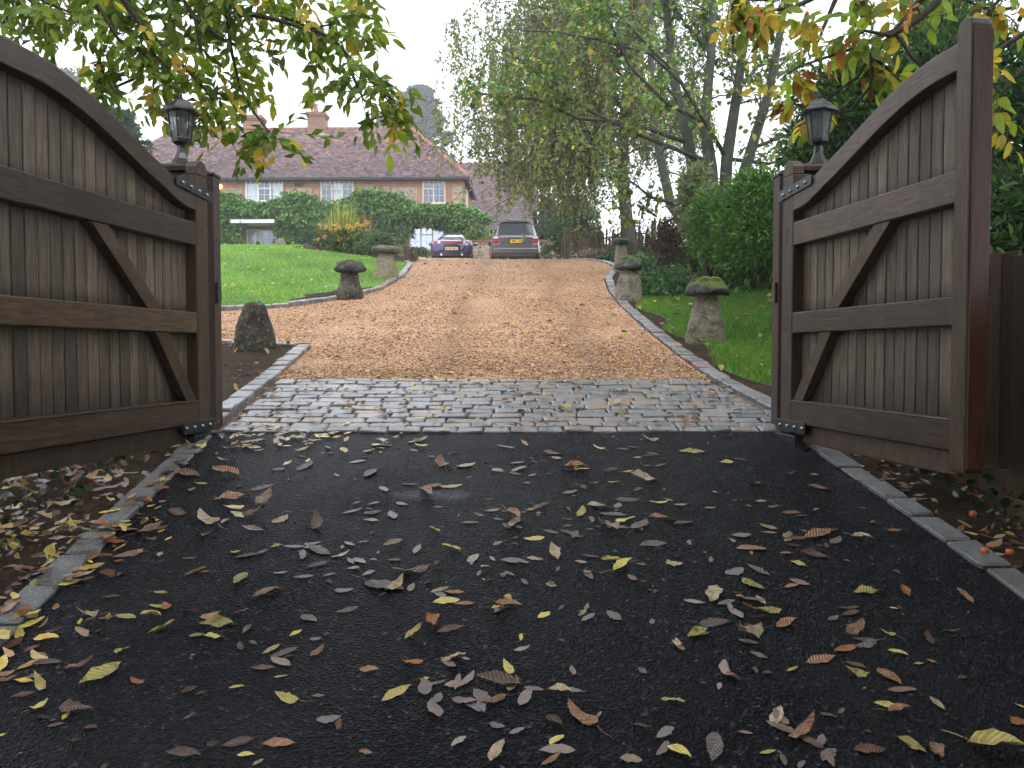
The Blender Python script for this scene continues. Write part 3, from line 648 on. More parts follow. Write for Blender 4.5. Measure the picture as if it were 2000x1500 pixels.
def pillar(side):
    s = side; nm = 'left' if s < 0 else 'right'
    X, Y = (-2.33 if s < 0 else 2.16), 5.98; zb = ground(X, Y) - .1; h = 2.84 - zb
    e = empty('gate_pillar', (X, Y, zb), 0, 'dark stained timber gate pillar with sloped cap at the %s gate hinges' % nm, 'gate pillar', 'pair of gate pillars')
    MB().box(-.15, .15, -.15, .15, 0, h).build('shaft', 'post_wood', e, bevel=.01)
    cap = MB().loft([[(-a, -a, z), (a, -a, z), (a, a, z), (-a, a, z)] for a, z in ((.19, h + .002), (.19, h + .035), (.175, h + .05), (.06, h + .085))]).build('cap', 'post_wood', e, bevel=.004)
    a0 = -s * (.215 if s < 0 else .262); a1 = a0 - s * .052                   # stop post on the drive side
    MB().box(min(a0, a1), max(a0, a1), -.14, -.0, .0, h - .02).build('stop_post', 'post_wood', e, bevel=.006)
    MB().box(*sorted((-s * .151, a0 - s * .004)), .02, .12, .0, h - .03).build('post_spacer', 'post_wood', e, bevel=.004)
    MB().box(min(a0, a1) - .008, max(a0, a1) + .008, -.148, .008, h - .018, h + .0).build('stop_post_cap', 'post_wood', e, bevel=.004)
    MB().box(*sorted((a1 - s * .001, a1 - s * .02)), -.12, -.05, .95, 1.09).build('latch_plate', 'strap_metal', e, bevel=.003)
    lx, lz = X, zb + h + .085
    lz -= .012
    lan = empty('pillar_lantern', (lx, Y, lz), 0, 'black six sided lantern with glass panes on the cap of the %s gate pillar' % nm, 'lantern', 'pair of pillar lanterns'); lan.scale = (1.12, 1.12, 1.18)
    MB().lathe([(.082, 0), (.082, .008), (.070, .012), (.045, .04), (.030, .075), (.024, .105), (.024, .118)], 6).build('base', 'black_metal', lan)
    MB().lathe([(.024, .118), (.045, .126), (.058, .140), (.062, .158), (.060, .162)], 6).build('cup', 'black_metal', lan)
    z0, z1, r0, r1 = .162, .318, .058, .082
    for k in range(6):
        a = 2 * math.pi * (k + .5) / 6; b2 = 2 * math.pi * (k + 1.5) / 6
        q = lambda an, rr, z: Vector((math.cos(an) * rr, math.sin(an) * rr, z))
        MB().tube([q(a, r0, z0), q(a, r1, z1)], .0045, 6).build('corner_bar', 'black_metal', lan)
        f0, f1 = .93, .93
        quad = [q(a, r0 * .97, z0).lerp(q(b2, r0 * .97, z0), .06), q(a, r0 * .97, z0).lerp(q(b2, r0 * .97, z0), .94), q(a, r1 * .97, z1).lerp(q(b2, r1 * .97, z1), .94), q(a, r1 * .97, z1).lerp(q(b2, r1 * .97, z1), .06)]
        nrm = (quad[1] - quad[0]).cross(quad[3] - quad[0]).normalized() * .003
        MB().add(quad + [v - nrm for v in quad], [(0, 1, 2, 3), (7, 6, 5, 4), (0, 4, 5, 1), (1, 5, 6, 2), (2, 6, 7, 3), (3, 7, 4, 0)]).build('glass_pane', 'lantern_glass', lan)
    roof = MB().lathe([(.080, .319), (.122, .312), (.124, .320), (.088, .345), (.084, .352), (.060, .372), (.056, .378), (.030, .392), (.012, .398)], 6).build('roof', 'black_metal', lan)
    MB().lathe([(.010, .396), (.013, .404), (.008, .412), (.011, .420), (.004, .432), (.001, .436)], 10).build('finial', 'black_metal', roof, True)
    MB().lathe([(.018, .162), (.018, .20), (.013, .205), (.013, .21)], 10).build('lamp_holder', 'black_metal', lan, True)
    MB().lathe([(.012, .21), (.022, .235), (.024, .255), (.016, .278), (.002, .288)], 12).build('bulb', 'bulb', lan, True)
pillar(-1); pillar(1)

# close boarded fence behind the right gate
fe = empty('board_fence', (2.62, 4.9, 0), 0, 'brown close boarded fence at the right edge behind the open gate', 'fence')
for i in range(24):
    y = 4.85 - i * .135; x = 2.62 + .003 * math.sin(i)
    zb = ground(x, y) + .10; MB().box(-.011, .011, -.072, .072, 0, 1.17 + .01 * math.sin(i * 2.3)).build('fence_board', 'fence_wood', fe, bevel=.003, loc=(x - 2.62 + (.012 if i % 2 else 0), y - 4.9, zb + .0))
MB().box(.03, .08, -3.2, 0, 1.35, 1.43).build('fence_rail', 'fence_wood', fe)
for i in range(3):
    gb = ground(2.62, 4.9 - i * 1.5)
    MB().box(-.03, .02, -.72, .72, 0, .13).build('gravel_board', 'fence_wood', fe, loc=(.01, -i * 1.46 - .6, ground(2.62, 4.9 - i * 1.46 - .6) + .02))

# ================================================================== STADDLE STONES
def staddle(px, py_base, hpx, capw, seed, label, base_mat, cap_mat, capless=False, flat=False, wid=1.0, caph=1.0, moss=True, Y=None):
    p = on(px, py_base) if Y is None else Vector((at(px, py_base, Y).x, Y, 0))
    p.z = ground(p.x, p.y); k = p.y / F; h = hpx * k; r = random.Random(seed)
    e = empty('staddle_stone' if not capless else 'boundary_stone', p, r.uniform(-.3, .3), label, 'staddle stone' if not capless else 'stone', None if capless else 'staddle stones')
    if capless:
        w = capw * k / 2
        prof = [(w * 1.0, -.12), (w * .96, .0), (w * .88, h * .2), (w * .76, h * .45), (w * .63, h * .70), (w * .52, h * .86), (w * .38, h * .95), (w * .18, h * 1.0), (w * .01, h * 1.01)]
        MB().lathe(prof, 32, sq=.35, amp=.03, seed=seed, sx=1, sy=.85).build('body', base_mat, e, True); return e
    ch = h * .26 * caph; bh = h - ch; w = capw * k / 2 * wid
    prof = [(w * .90, -.12), (w * .88, 0), (w * .84, bh * .15), (w * .76, bh * .35), (w * .65, bh * .6), (w * .54, bh * .85), (w * .50, bh * 1.02)]
    MB().lathe(prof, 32, sq=.55, amp=.022, seed=seed, rot=r.uniform(0, 1)).build('shaft', base_mat, e, True)
    cw = capw * k / 2
    if flat: cp = [(cw * .5, bh - .01), (cw * .85, bh), (cw * .98, bh + ch * .35), (cw, bh + ch * .55), (cw * .93, bh + ch * .78), (cw * .6, bh + ch * .95), (cw * .2, bh + ch), (.01, bh + ch)]
    else: cp = [(cw * .5, bh - .012), (cw * .9, bh - .005), (cw * 1.0, bh + ch * .12), (cw * .97, bh + ch * .3), (cw * .82, bh + ch * .58), (cw * .62, bh + ch * .82), (cw * .35, bh + ch * .97), (.01, bh + ch)]
    c = MB().lathe(cp, 36, amp=.04 if not flat else .018, seed=seed + 4).build('cap', cap_mat, e, True)
    if moss:
        n = 2600; a = rng.random(n) * 6.28; rr = cw * .72 * rng.random(n) ** .6
        zz = np.interp(rr / cw, [0, .35, .62, .82], [bh + ch, bh + ch * .97, bh + ch * .82, bh + ch * .58])
        keep = np.array([noise.noise(Vector((math.cos(x) * q * 9, math.sin(x) * q * 9, seed))) > -.12 for x, q in zip(a, rr)])
        P = np.stack([np.cos(a) * rr, np.sin(a) * rr, zz - .006], -1)[keep]; n = len(P)
        T = np.array([0, 0, 1.0]) + 1.0 * rng.normal(size=(n, 3))
        o = leaves('moss', P, T, .010 + .012 * rng.random(n), pick(n, [(.10, .16, .012), (.16, .22, .02), (.06, .09, .012), (.10, .08, .03)], [4, 3, 2, 1]), .5, .1, 'leaf_matte', c)
    return e
staddle(1378, 668, 126, 88, 21, 'largest staddle stone with dark mossy mushroom cap on the right verge', 'staddle_stone', 'cap_stone')
staddle(1228, 588, 84, 56, 22, 'middle staddle stone with a mossy tilted cap at the bend of the right kerb', 'staddle_stone', 'cap_stone', wid=1.05)
staddle(1213, 528, 64, 35, 23, 'far staddle stone with a flat bright green mossy top before the stake fence', 'pale_stone', 'cap_stone', flat=True, wid=1.0, caph=.7, Y=18.3)
staddle(683, 583, 74, 62, 24, 'dark rough staddle stone with brown mossy cap on the lawn beside the kerb', 'dark_stone', 'cap_stone', caph=1.15)
staddle(754, 547, 66, 56, 25, 'pale staddle stone with a smooth flat grey cap on the lawn edge', 'pale_stone', 'grey_cap', flat=True, wid=1.0, caph=.8, moss=False)
staddle(498, 681, 91, 88, 26, 'rough dark capless boundary stone on bare soil inside the left gate', 'dark_stone', None, capless=True)
staddle(549, 495, 24, 26, 27, 'small rounded lichened boulder at the top of the lawn by the door', 'staddle_stone', None, capless=True, Y=34)
b_ = staddle(440, 492, 12, 30, 28, 'low grey domed stone lying at the far left of the lawn', 'grey_cap', None, capless=True, Y=33.5)
staddle(600, 497, 9, 24, 29, 'low dark mossy stone on the lawn before the flower bed', 'dark_stone', None, capless=True, Y=31)
# ================================================================== THE HOUSE
HY = 43.0
HO = at(905, 0, HY); HO.z = 6.0
house = empty('brick_house', HO, R(-1.2), 'long two storey brick and flint house with red tiled hipped roof', 'house')
hx = lambda px: at(px, 400, HY).x - HO.x
hz = lambda py: at(1000, py, HY).z - HO.z
HL, HD = -19.0, 5.5
EZ = hz(349)
def window(px0, px1, py0, py1, lights, frame='cream_paint', glass='pane_glass', curtains=(), nm='window', sill=True):
    x0, x1, z0, z1 = hx(px0), hx(px1), hz(py1), hz(py0)
    fr = MB(); fw = .055
    fr.box(x0, x0 + fw, -.03, .06, z0, z1); fr.box(x1 - fw, x1, -.03, .06, z0, z1)
    fr.box(x0 + fw, x1 - fw, -.03, .06, z0, z0 + fw); fr.box(x0 + fw, x1 - fw, -.03, .06, z1 - fw, z1)
    ix0, ix1, iz0, iz1 = x0 + fw, x1 - fw, z0 + fw, z1 - fw; W_, H_ = ix1 - ix0, iz1 - iz0
    cells = []
    for i, (f0, f1, subs) in enumerate(lights):
        if i: fr.box(ix0 + f0 * W_ - .03, ix0 + f0 * W_ + .03, -.028, .058, iz0, iz1)
        for j, (g0, g1, nc, nr) in enumerate(subs):
            a0, a1 = ix0 + f0 * W_ + (.03 if i else 0), ix0 + f1 * W_ - (.03 if i < len(lights) - 1 else 0)
            c0, c1 = iz0 + g0 * H_ + (.025 if j else 0), iz0 + g1 * H_ - (.025 if j < len(subs) - 1 else 0)
            if j: fr.box(a0, a1, -.026, .056, iz0 + g0 * H_ - .025, iz0 + g0 * H_ + .025)
            cells.append((a0, a1, c0, c1, nc, nr))
    if sill: fr.box(x0 - .06, x1 + .06, -.09, -.031, z0 - .05, z0 + .01)
    w = fr.build(nm, frame, house)
    bars = MB()
    for a0, a1, c0, c1, nc, nr in cells:
        for i in range(1, nc): bars.box(a0 + (a1 - a0) * i / nc - .009, a0 + (a1 - a0) * i / nc + .009, -.012, .02, c0, c1)
        for j in range(1, nr): bars.box(a0, a1, -.010, .018, c0 + (c1 - c0) * j / nr - .009, c0 + (c1 - c0) * j / nr + .009)
        for i in range(nc):
            for j in range(nr):
                p0, p1 = a0 + (a1 - a0) * i / nc, a0 + (a1 - a0) * (i + 1) / nc; q0, q1 = c0 + (c1 - c0) * j / nr, c0 + (c1 - c0) * (j + 1) / nr
                MB().box(p0 + .006, p1 - .006, .002, .007, q0 + .006, q1 - .006).build('pane', glass, w)
    if bars.v: bars.build('glazing_bars', frame, w)
    for a, b_ in curtains:
        c = MB(); xs = np.linspace(ix0 + a * W_, ix0 + b_ * W_, 14)
        c.loft([[(x, .14 + .03 * math.sin(i * 1.9), iz0), (x, .14 + .03 * math.sin(i * 1.9), iz1), (x, .15 + .03 * math.sin(i * 1.9), iz1), (x, .15 + .03 * math.sin(i * 1.9), iz0)] for i, x in enumerate(xs)]); c.build('curtain', 'curtain', w)
    rm = MB(); rm.box(x0 - .3, x1 + .3, 1.2, 1.25, z0 - .3, z1 + .2); rm.box(x0 - .3, x0 - .28, .27, 1.2, z0 - .3, z1 + .2); rm.box(x1 + .28, x1 + .3, .27, 1.2, z0 - .3, z1 + .2); rm.box(x0 - .28, x1 + .28, .27, 1.2, z0 - .3, z0 - .28); rm.box(x0 - .28, x1 + .28, .27, 1.2, z1 + .18, z1 + .2)
    rm.build('dark_interior', 'dark_room', w); return (x0, x1, z0, z1)
holes = []
L3 = [(0, .32, [(0, .78, 2, 2), (.78, 1, 2, 1)]), (.32, .68, [(0, .66, 2, 2), (.66, 1, 2, 1)]), (.68, 1, [(0, .78, 2, 2), (.78, 1, 2, 1)])]
S3 = [(0, .33, [(0, 1, 2, 3)]), (.33, .67, [(0, .64, 2, 2), (.64, 1, 2, 1)]), (.67, 1, [(0, 1, 2, 3)])]
holes.append(window(477, 551, 351, 392, S3, 'white_paint', curtains=((0, .3), (.72, 1))))
holes.append(window(625, 690, 353, 397, S3, curtains=((.36, .64),)))
holes.append(window(825, 870, 354, 397, [(0, .48, [(0, .68, 2, 2), (.68, 1, 1, 1)]), (.48, 1, [(0, 1, 2, 3)])]))
holes.append(window(799, 867, 441, 487, [(0, .32, [(0, 1, 2, 3)]), (.32, .68, [(0, .64, 2, 2), (.64, 1, 2, 1)]), (.68, 1, [(0, 1, 2, 3)])], glass='sky_pane'))
holes.append(window(507, 537, 448, 493, [(0, 1, [(0, 1, 2, 3)])], 'white_paint'))
# front door beside it, with a flat white canopy
x0, x1, z0, z1 = hx(478), hx(506), hz(508), hz(447)
door = MB().box(x0 + .06, x1 - .05, .0, .05, z0, z1 - .06).build('door', 'door_paint', house, bevel=.01)
fr = MB().box(x0, x0 + .06, -.03, .07, z0, z1).box(x1 - .05, x1, -.03, .07, z0, z1).box(x0 + .06, x1 - .05, -.03, .07, z1 - .06, z1); fr.build('door_frame', 'white_paint', door)
for i in range(2):
    for j in range(3):
        a = x0 + .12 + i * .215; c = z0 + .80 + j * .31
        MB().box(a, a + .19, -.012, .004, c, c + .28).build('pane', 'pane_glass', door)
MB().lathe([(.10, 0), (.10, .02), (.001, .021)], 14, sx=1.2, sy=.5).build('letter_plate', 'gutter_black', door, loc=((x0 + x1) / 2, -.01, z0 + .62)).rotation_euler = (math.pi / 2, 0, 0)
MB().lathe([(.03, 0), (.03, .05), (.001, .06)], 10).build('door_knob', 'chrome', door, True, loc=(x1 - .13, -.0, z0 + .95)).rotation_euler = (math.pi / 2, 0, 0)
holes.append((x0, x1, z0, z1))
can = MB().box(hx(461), hx(546), -1.15, -.001, hz(441), hz(434)).build('door_canopy', 'white_paint', house, bevel=.01)
wl = MB(); T = .26
xb = sorted({HL, 0.0} | {h[0] for h in holes} | {h[1] for h in holes}); zb = sorted({-.6, EZ} | {h[2] for h in holes} | {h[3] for h in holes})
for i in range(len(xb) - 1):
    for j in range(len(zb) - 1):
        cx_, cz_ = (xb[i] + xb[i + 1]) / 2, (zb[j] + zb[j + 1]) / 2
        if not any(h[0] < cx_ < h[1] and h[2] < cz_ < h[3] for h in holes): wl.box(xb[i], xb[i + 1], 0, T, zb[j], zb[j + 1])
wl.build('front_wall', 'brick', house)
MB().box(-.26, 0, T, HD, -.6, EZ).box(HL, HL + .26, T, HD, -.6, EZ).box(HL + .26, -.26, HD - .26, HD, -.6, EZ).build('side_walls', 'brick', house)
MB().box(.002, .03, 1.3, 2.4, hz(394), hz(358)).build('side_window', 'cream_paint', house)
for a, b_, c, d in ((430, 474, 366, 398), (556, 608, 366, 398), (612, 622, 372, 398), (700, 760, 364, 400), (765, 815, 366, 410), (882, 905, 361, 398), (560, 640, 410, 470), (690, 790, 410, 486), (430, 465, 450, 492)):
    r = random.Random(a); rows_ = 6; x0, x1, z0, z1 = hx(a), hx(b_), hz(d), hz(c)
    o = MB().box(x0 + .02, x1 - .02, -.006, -.001, z0, z1)
    prof = []
    while len(prof) < int((x1 - x0) * (z1 - z0) * 26):
        q = (r.uniform(x0 + .07, x1 - .07), r.uniform(z0 + .05, z1 - .05)); prof.append(q)
        o.lathe([(.05, -.0), (.045, .02), (.02, .03), (.002, .031)], 6, sx=r.uniform(.8, 1.6), sy=r.uniform(.6, 1.1), rot=r.random()) if False else None
    for q in prof:
        k = r.uniform(.035, .075); hgt = r.uniform(.012, .03); n = 6; a0 = r.random() * 3
        ring = [(q[0] + k * 1.3 * math.cos(a0 + i), -.0065, q[1] + k * .9 * math.sin(a0 + i)) for i in [2 * math.pi * j / n for j in range(n)]]
        ring2 = [(q[0] + .6 * k * math.cos(a0 + i), -.0065 - hgt, q[1] + .5 * k * math.sin(a0 + i)) for i in [2 * math.pi * j / n for j in range(n)]]
        o.loft([ring, ring2])
    f = o.build('flint_panel', 'flint', house); 
# brick dentil course and gutter under the eaves
de = MB()
for i in range(int(-HL / .24)): de.box(HL + i * .24, HL + i * .24 + .115, -.06, -.0005, EZ - .20, EZ - .13)
de.build('dentil_course', 'brick', house)
MB().box(HL - .3, .28, -.34, -.26, EZ - .09, EZ + .03).box(.20, .28, -.26, HD + .3, EZ - .09, EZ + .03).box(HL - .2, .2, -.26, -.02, EZ - .09, EZ - .06).build('gutter', 'gutter_black', house)
# roof
RZ = at(800, 250, 45.75).z - HO.z; APX = at(800, 250, 45.75).x - HO.x
def tiles(name, parent, O, ex, up, a_of, slope, gauge, tw, pals, band=None, seed=1):
    """courses of clay tiles on one roof face; a_of(b) gives the two ends of the course at height b"""
    g = np.random.default_rng(seed); ex = np.array(ex); up = np.array(up); nn = np.cross(ex, up); V, Fq, C = [], [], []
    nb = int(slope / gauge); k = 0
    for j in range(nb):
        b0 = j * gauge; b1 = b0 + gauge * 1.35; lo, hi = a_of(b0); a = lo - (tw / 2 if j % 2 else 0); f = j / nb; s_ = .012 * math.sin(j * 1.7)
        while a < hi:
            a1 = min(a + tw - .006, hi); a0 = max(a, lo)
            if a1 - a0 > .03:
                l = .042 + .024 * g.random(); dd = .012 * (g.random() - .5); pt = 0
                if band and any(x <= j < x + 4 for x in band): pt = .045 if (int(round((a - lo) / tw)) + j) % 2 else -.01; l += .012
                A, B = O + ex * a0 + up * (b0 - dd - pt), O + ex * a1 + up * (b0 + dd - pt); Cc, D = O + ex * a1 + up * b1, O + ex * a0 + up * b1
                V += [A + nn * l, B + nn * l, Cc + nn * .008, D + nn * .008, A, B]; Fq += [(k, k + 1, k + 2, k + 3), (k + 4, k + 5, k + 1, k)]; k += 6
                p0, p1 = np.array(pals[0][int(g.integers(len(pals[0])))]), np.array(pals[1][int(g.integers(len(pals[1])))])
                w = np.clip(f * 1.3 + .25 * (g.random() - .5), 0, 1)
                C += [(p0 * (1 - w) + p1 * w) * (.45 + 1.0 * g.random())] * 6
            a += tw
    o = link(name, fast_mesh(name, np.array(V), np.array(Fq), np.array(C)), 'roof_tile', parent); o['kind'] = 'stuff'; return o
PAL = ([(.13, .105, .12), (.17, .115, .125), (.105, .10, .12), (.21, .12, .12)], [(.24, .145, .15), (.30, .155, .145), (.20, .145, .16), (.36, .18, .145), (.17, .14, .155)])
e0, e1 = np.array((HL - .25, -.3, EZ)), np.array((.25, -.3, EZ))
dy, dz = 3.05, RZ - EZ; sl_ = math.hypot(dy, dz); up_ = np.array((0, dy / sl_, dz / sl_))
hipr = .25 - APX
deck = MB().add([(HL - .25, -.3, EZ - .02), (.25, -.3, EZ - .02), (.25, HD + .3, EZ - .02), (HL - .25, HD + .3, EZ - .02), (HL - .25 + hipr, 2.75, RZ - .03), (APX, 2.75, RZ - .03)], [(0, 1, 5, 4), (1, 2, 5), (2, 3, 4, 5), (3, 0, 4), (3, 2, 1, 0)])
roof = deck.build('roof', 'roof_tile', house)
tiles('roof_tiles', roof, e0, (1, 0, 0), up_, lambda b: (b / sl_ * hipr, (e1 - e0)[0] - b / sl_ * hipr), sl_, .115, .17, PAL, (8, 16, 24), 1)
hs_ = math.hypot(hipr, dz)
tiles('roof_tiles', roof, np.array((.25, -.3, EZ)), (0, 1, 0), np.array((-hipr / hs_, 0, dz / hs_)), lambda b: (b / hs_ * 3.05, HD + .6 - b / hs_ * 3.05), hs_, .115, .17, PAL, None, 2)
def ridge_run(a, b_, n, parent, mat='ridge_tile'):
    a, b_ = Vector(a), Vector(b_)
    for i in range(n):
        p, q = a.lerp(b_, i / n), a.lerp(b_, (i + 1.04) / n)
        MB().tube([p, q], [.125, .115], 8).build('ridge_tile', mat, parent, True)
ridge_run((HL - .25 + hipr, 2.75, RZ - .02), (APX, 2.75, RZ - .02), 34, roof)
ridge_run((.25, -.3, EZ + .03), (APX, 2.75, RZ), 15, roof)
def chimney(pxa, pxb, pytop, pybase, pot_px, pot_top):
    Yc = 45.75; a, b_ = at(pxa, pytop, Yc), at(pxb, pybase, Yc); x0, x1 = a.x - HO.x, b_.x - HO.x; zt = a.z - HO.z; w = (x1 - x0)
    c = MB().box(x0, x1, 2.35, 3.15, RZ - .7, zt - .28).build('chimney', 'old_brick', roof)
    for k, (o, z0, z1) in enumerate(((.04, zt - .279, zt - .19), (.08, zt - .189, zt - .06), (.03, zt - .059, zt))): MB().box(x0 - o, x1 + o, 2.35 - o, 3.15 + o, z0, z1).build('brick_corbel', 'old_brick', c)
    MB().box(x0 - .06, x1 + .06, 2.27, 2.345, RZ - .62, RZ - .38).build('lead_flashing', 'lead', c)
    px_ = at(pot_px, 0, Yc).x - HO.x; pz = at(pot_px, pot_top, Yc).z - HO.z
    MB().lathe([(.13, zt - .02), (.125, zt + .1), (.105, pz - .08), (.125, pz - .05), (.125, pz), (.09, pz), (.09, pz - .1)], 14, c=(px_, 2.75, 0)).build('chimney_pot', 'ridge_tile', c, True)
    MB().tube([(px_, 2.75, pz - .02), (px_, 2.75, pz + .12)], .06, 8).build('flue_cowl', 'lead', c)
chimney(600, 634, 220, 258, 611, 202); chimney(474, 510, 226, 258, 492, 206)
MB().lathe([(.001, -.13), (.09, -.10), (.13, 0), (.09, .10), (.001, .13)], 14).build('wall_lamp', 'lit_lamp', house, True, loc=(hx(429), -.18, hz(364)))
MB().box(hx(575), hx(590), -.10, -.001, hz(362), hz(356)).build('vent_cowl', 'gutter_black', house, bevel=.01)

# ---- lower wing behind, with a long catslide roof
W0 = Vector((-6.5, 49.0, 6.0)); wing = empty('house_wing', W0, R(-1.2), 'lower wing with long dark tiled roof behind the parked off-road car', 'house')
wx = lambda px, Y: at(px, 0, Y).x - W0.x
we = at(1000, 454, 48.6).z - 6; wr = at(1000, 321, 55.5).z - 6; run = 6.9; ws = math.hypot(run, wr - we); wup = np.array((0, run / ws, (wr - we) / ws))
xr = wx(1050, 52); xn = wx(1041, 50); fn = (at(1000, 416, 51).z - 6 - we) / (wr - we)
wroof = MB().add([(-8, -.4, we - .03), (xn, -.4, we - .03), (xn, -.4 + run * fn, we - .03 + (wr - we) * fn), (xr, -.4 + run * fn, we - .03 + (wr - we) * fn), (xr, -.4 + run, wr - .03), (-8, -.4 + run, wr - .03), (xr, 13, we), (-8, 13, we)], [(0, 1, 2, 3, 4, 5), (5, 4, 6, 7)]).build('roof', 'roof_tile', wing)
PALW = ([(.13, .115, .125), (.17, .125, .13), (.15, .13, .14)], [(.19, .13, .13), (.26, .14, .13), (.15, .125, .13)])
tiles('roof_tiles', wroof, np.array((-4.0, -.4, we)), (1, 0, 0), wup, lambda b: (0, (xr if b / ws > fn else xn) + 4.0), ws, .115, .17, PALW, (10, 24), 3)
ridge_run((-4, -.4 + run, wr), (xr, -.4 + run, wr), 24, wroof)
MB().box(-8, xn - .05, 0, 5.5, -1, we + .1).box(xn - .049, xr - .3, 2.2, 12, -1, we + (wr - we) * fn - .1).build('walls', 'brick', wing)
MB().add([(xr - .301, 2.25, 2.0), (xr - .301, 6.5, 2.0), (xr - .301, 6.5, wr - .15), (xr - .301, 2.25, we + (wr - we) * fn - .1)], [(0, 1, 2, 3)]).build('gable', 'brick', wing)
MB().box(-8, xn, -.5, -.42, we - .12, we - .02).build('gutter', 'gutter_black', wing)
MB().box(xn - .4, xn - .06, -.06, -.005, -.5, we - .1).build('timber_post', 'cream_paint', wing)

# ---- garden walls
def low_wall(a, b_, ztop, label, mats=('old_brick', 'flint'), th=.24, cop=True):
    a, b_ = Vector(a), Vector(b_); d = b_ - a; L_ = d.length; zb = min(ground(a.x, a.y), ground(b_.x, b_.y)) - .3
    e = empty('garden_wall', (a.x, a.y, zb), math.atan2(d.y, d.x), label, 'wall'); h = ztop - zb
    MB().box(0, L_, -th / 2, th / 2, 0, h).build('brickwork', mats[0], e)
    n = max(1, int(L_ / 1.3))
    for i in range(n): MB().box(i * L_ / n + .25, (i + 1) * L_ / n - .25, -th / 2 - .006, th / 2 + .006, .25, h - .16).build('flint_panel', mats[1], e)
    if cop: MB().box(-.03, L_ + .03, -th / 2 - .03, th / 2 + .03, h + .001, h + .06).build('coping', 'old_brick', e, bevel=.015)
    return e
low_wall((-2.2, 38), (2.1, 37.8), at(1000, 473, 38).z, 'low brick and flint garden wall behind the two parked cars')
low_wall((2.15, 34.5), (4.2, 33.5), at(1080, 483, 34).z, 'short low brick wall on the right beside the off-road car', ('brick', 'old_brick'))
low_wall((-2.62, 21.6), (-3.1, 27.5), at(785, 482, 21.6).z, 'dark flint wall end with brick corner at the edge of the lawn', ('dark_stone', 'dark_stone'), .3, False)
pp = at(963, 500, 35.6); pp.z = ground(pp.x, pp.y)
MB().box(-.07, .07, -.07, .07, -.1, 1.25).loft([[(-.08, -.08, 1.251), (.08, -.08, 1.251), (.08, .08, 1.251), (-.08, .08, 1.251)], [(-.01, -.01, 1.32), (.01, -.01, 1.32), (.01, .01, 1.32), (-.01, .01, 1.32)]])
g_ = MB().box(-.07, .07, -.07, .07, -.1, 1.25).loft([[(-.08, -.08, 1.251), (.08, -.08, 1.251), (.08, .08, 1.251), (-.08, .08, 1.251)], [(-.01, -.01, 1.32), (.01, -.01, 1.32), (.01, .01, 1.32), (-.01, .01, 1.32)]]).build('gate_post', 'pale_stone', None, bevel=.01, loc=pp)
tag(g_, 'pale square post between the two cars', 'post')

# ================================================================== CARS (rear towards the drive)
def lerp_tab(tab, y): return [float(np.interp(y, [r_[0] for r_ in tab], [r_[i] for r_ in tab])) for i in range(1, len(tab[0]))]
def car(name, tab, cab, p_, q_, Lc, paint, label, loc, rz, cat='car'):
    e = empty(name, loc, rz, label, cat)
    rings = []
    for y in np.concatenate([np.linspace(0, .4, 9), np.linspace(.5, Lc - .4, 22), np.linspace(Lc - .3, Lc, 7)]):
        w, zb, zm, zs, zt = lerp_tab(tab, y)
        half = [(w * .80, zb), (w * .95, zb + .06), (w * .99, (zb + zm) / 2), (w, zm), (w * .985, (zm + zs) / 2), (w * .94, zs - .012), (w * .86, zs + (zt - zs) * .45), (w * .6, zs + (zt - zs) * .9), (w * .3, zt)]
        rings.append([(x, y, z) for x, z in half] + [(-x, y, z) for x, z in half[::-1]])
    MB().loft(rings).build('body', paint, e, True)
    def surf(y, s_, off=0):
        wb, zb, wt, zt = lerp_tab(cab, y); a = s_ * math.pi / 2
        sn = math.copysign(abs(math.sin(a)) ** p_, s_); cs = abs(math.cos(a)) ** q_
        x = sn * (wt + (wb - wt) * (1 - cs) ** 1.5) ; return Vector((x * (1 + off / max(wb, .1)), y, zb + (zt - zb) * cs + off))
    ys = np.linspace(cab[0][0], cab[-1][0], 30)
    V = [surf(y, s_) for y in ys for s_ in np.linspace(-1, 1, 25)]
    MB().add(V, [(i * 25 + j, i * 25 + j + 1, (i + 1) * 25 + j + 1, (i + 1) * 25 + j) for i in range(29) for j in range(24)]).build('cabin', paint, e, True)
    def patch(nm, y0, y1, s0, s1, mat, off=.012, n=8, shrink=0):
        V = []
        for i, y in enumerate(np.linspace(y0, y1, n)):
            for s_ in np.linspace(s0 * (1 - shrink * i / n), s1 * (1 - shrink * i / n), n): V.append(surf(y, s_, off))
        V2 = [v - Vector((0, 0, .01)) for v in V]; k = len(V)
        fs = [(i * n + j, i * n + j + 1, (i + 1) * n + j + 1, (i + 1) * n + j) for i in range(n - 1) for j in range(n - 1)]
        return MB().add(V, fs).build(nm, mat, e, True)
    return e, surf, patch
def wheel(e, x, y, r, w, s):
    t = MB(); t.lathe([(r * .62, -w / 2), (r * .92, -w / 2), (r, -w / 2 + .03), (r, w / 2 - .03), (r * .92, w / 2), (r * .62, w / 2)], 28)
    o = link('wheel', t.mesh('wheel', True), 'tyre', e, (x, y, r)); o.rotation_euler = (0, math.pi / 2, 0)
    h = MB(); h.lathe([(r * .63, -w * .3), (r * .63, w * .42), (r * .56, w * .44), (r * .5, w * .2), (r * .12, w * .3), (.001, w * .32)], 28)
    for k in range(5):
        M_ = Matrix.Rotation(2 * math.pi * k / 5, 4, 'Z'); h.box(-.035, .035, .05, r * .56, w * .28, w * .40, M_)
    q = link('rim', h.mesh('rim', False), 'alloy', o); q.scale = (1, 1, s)
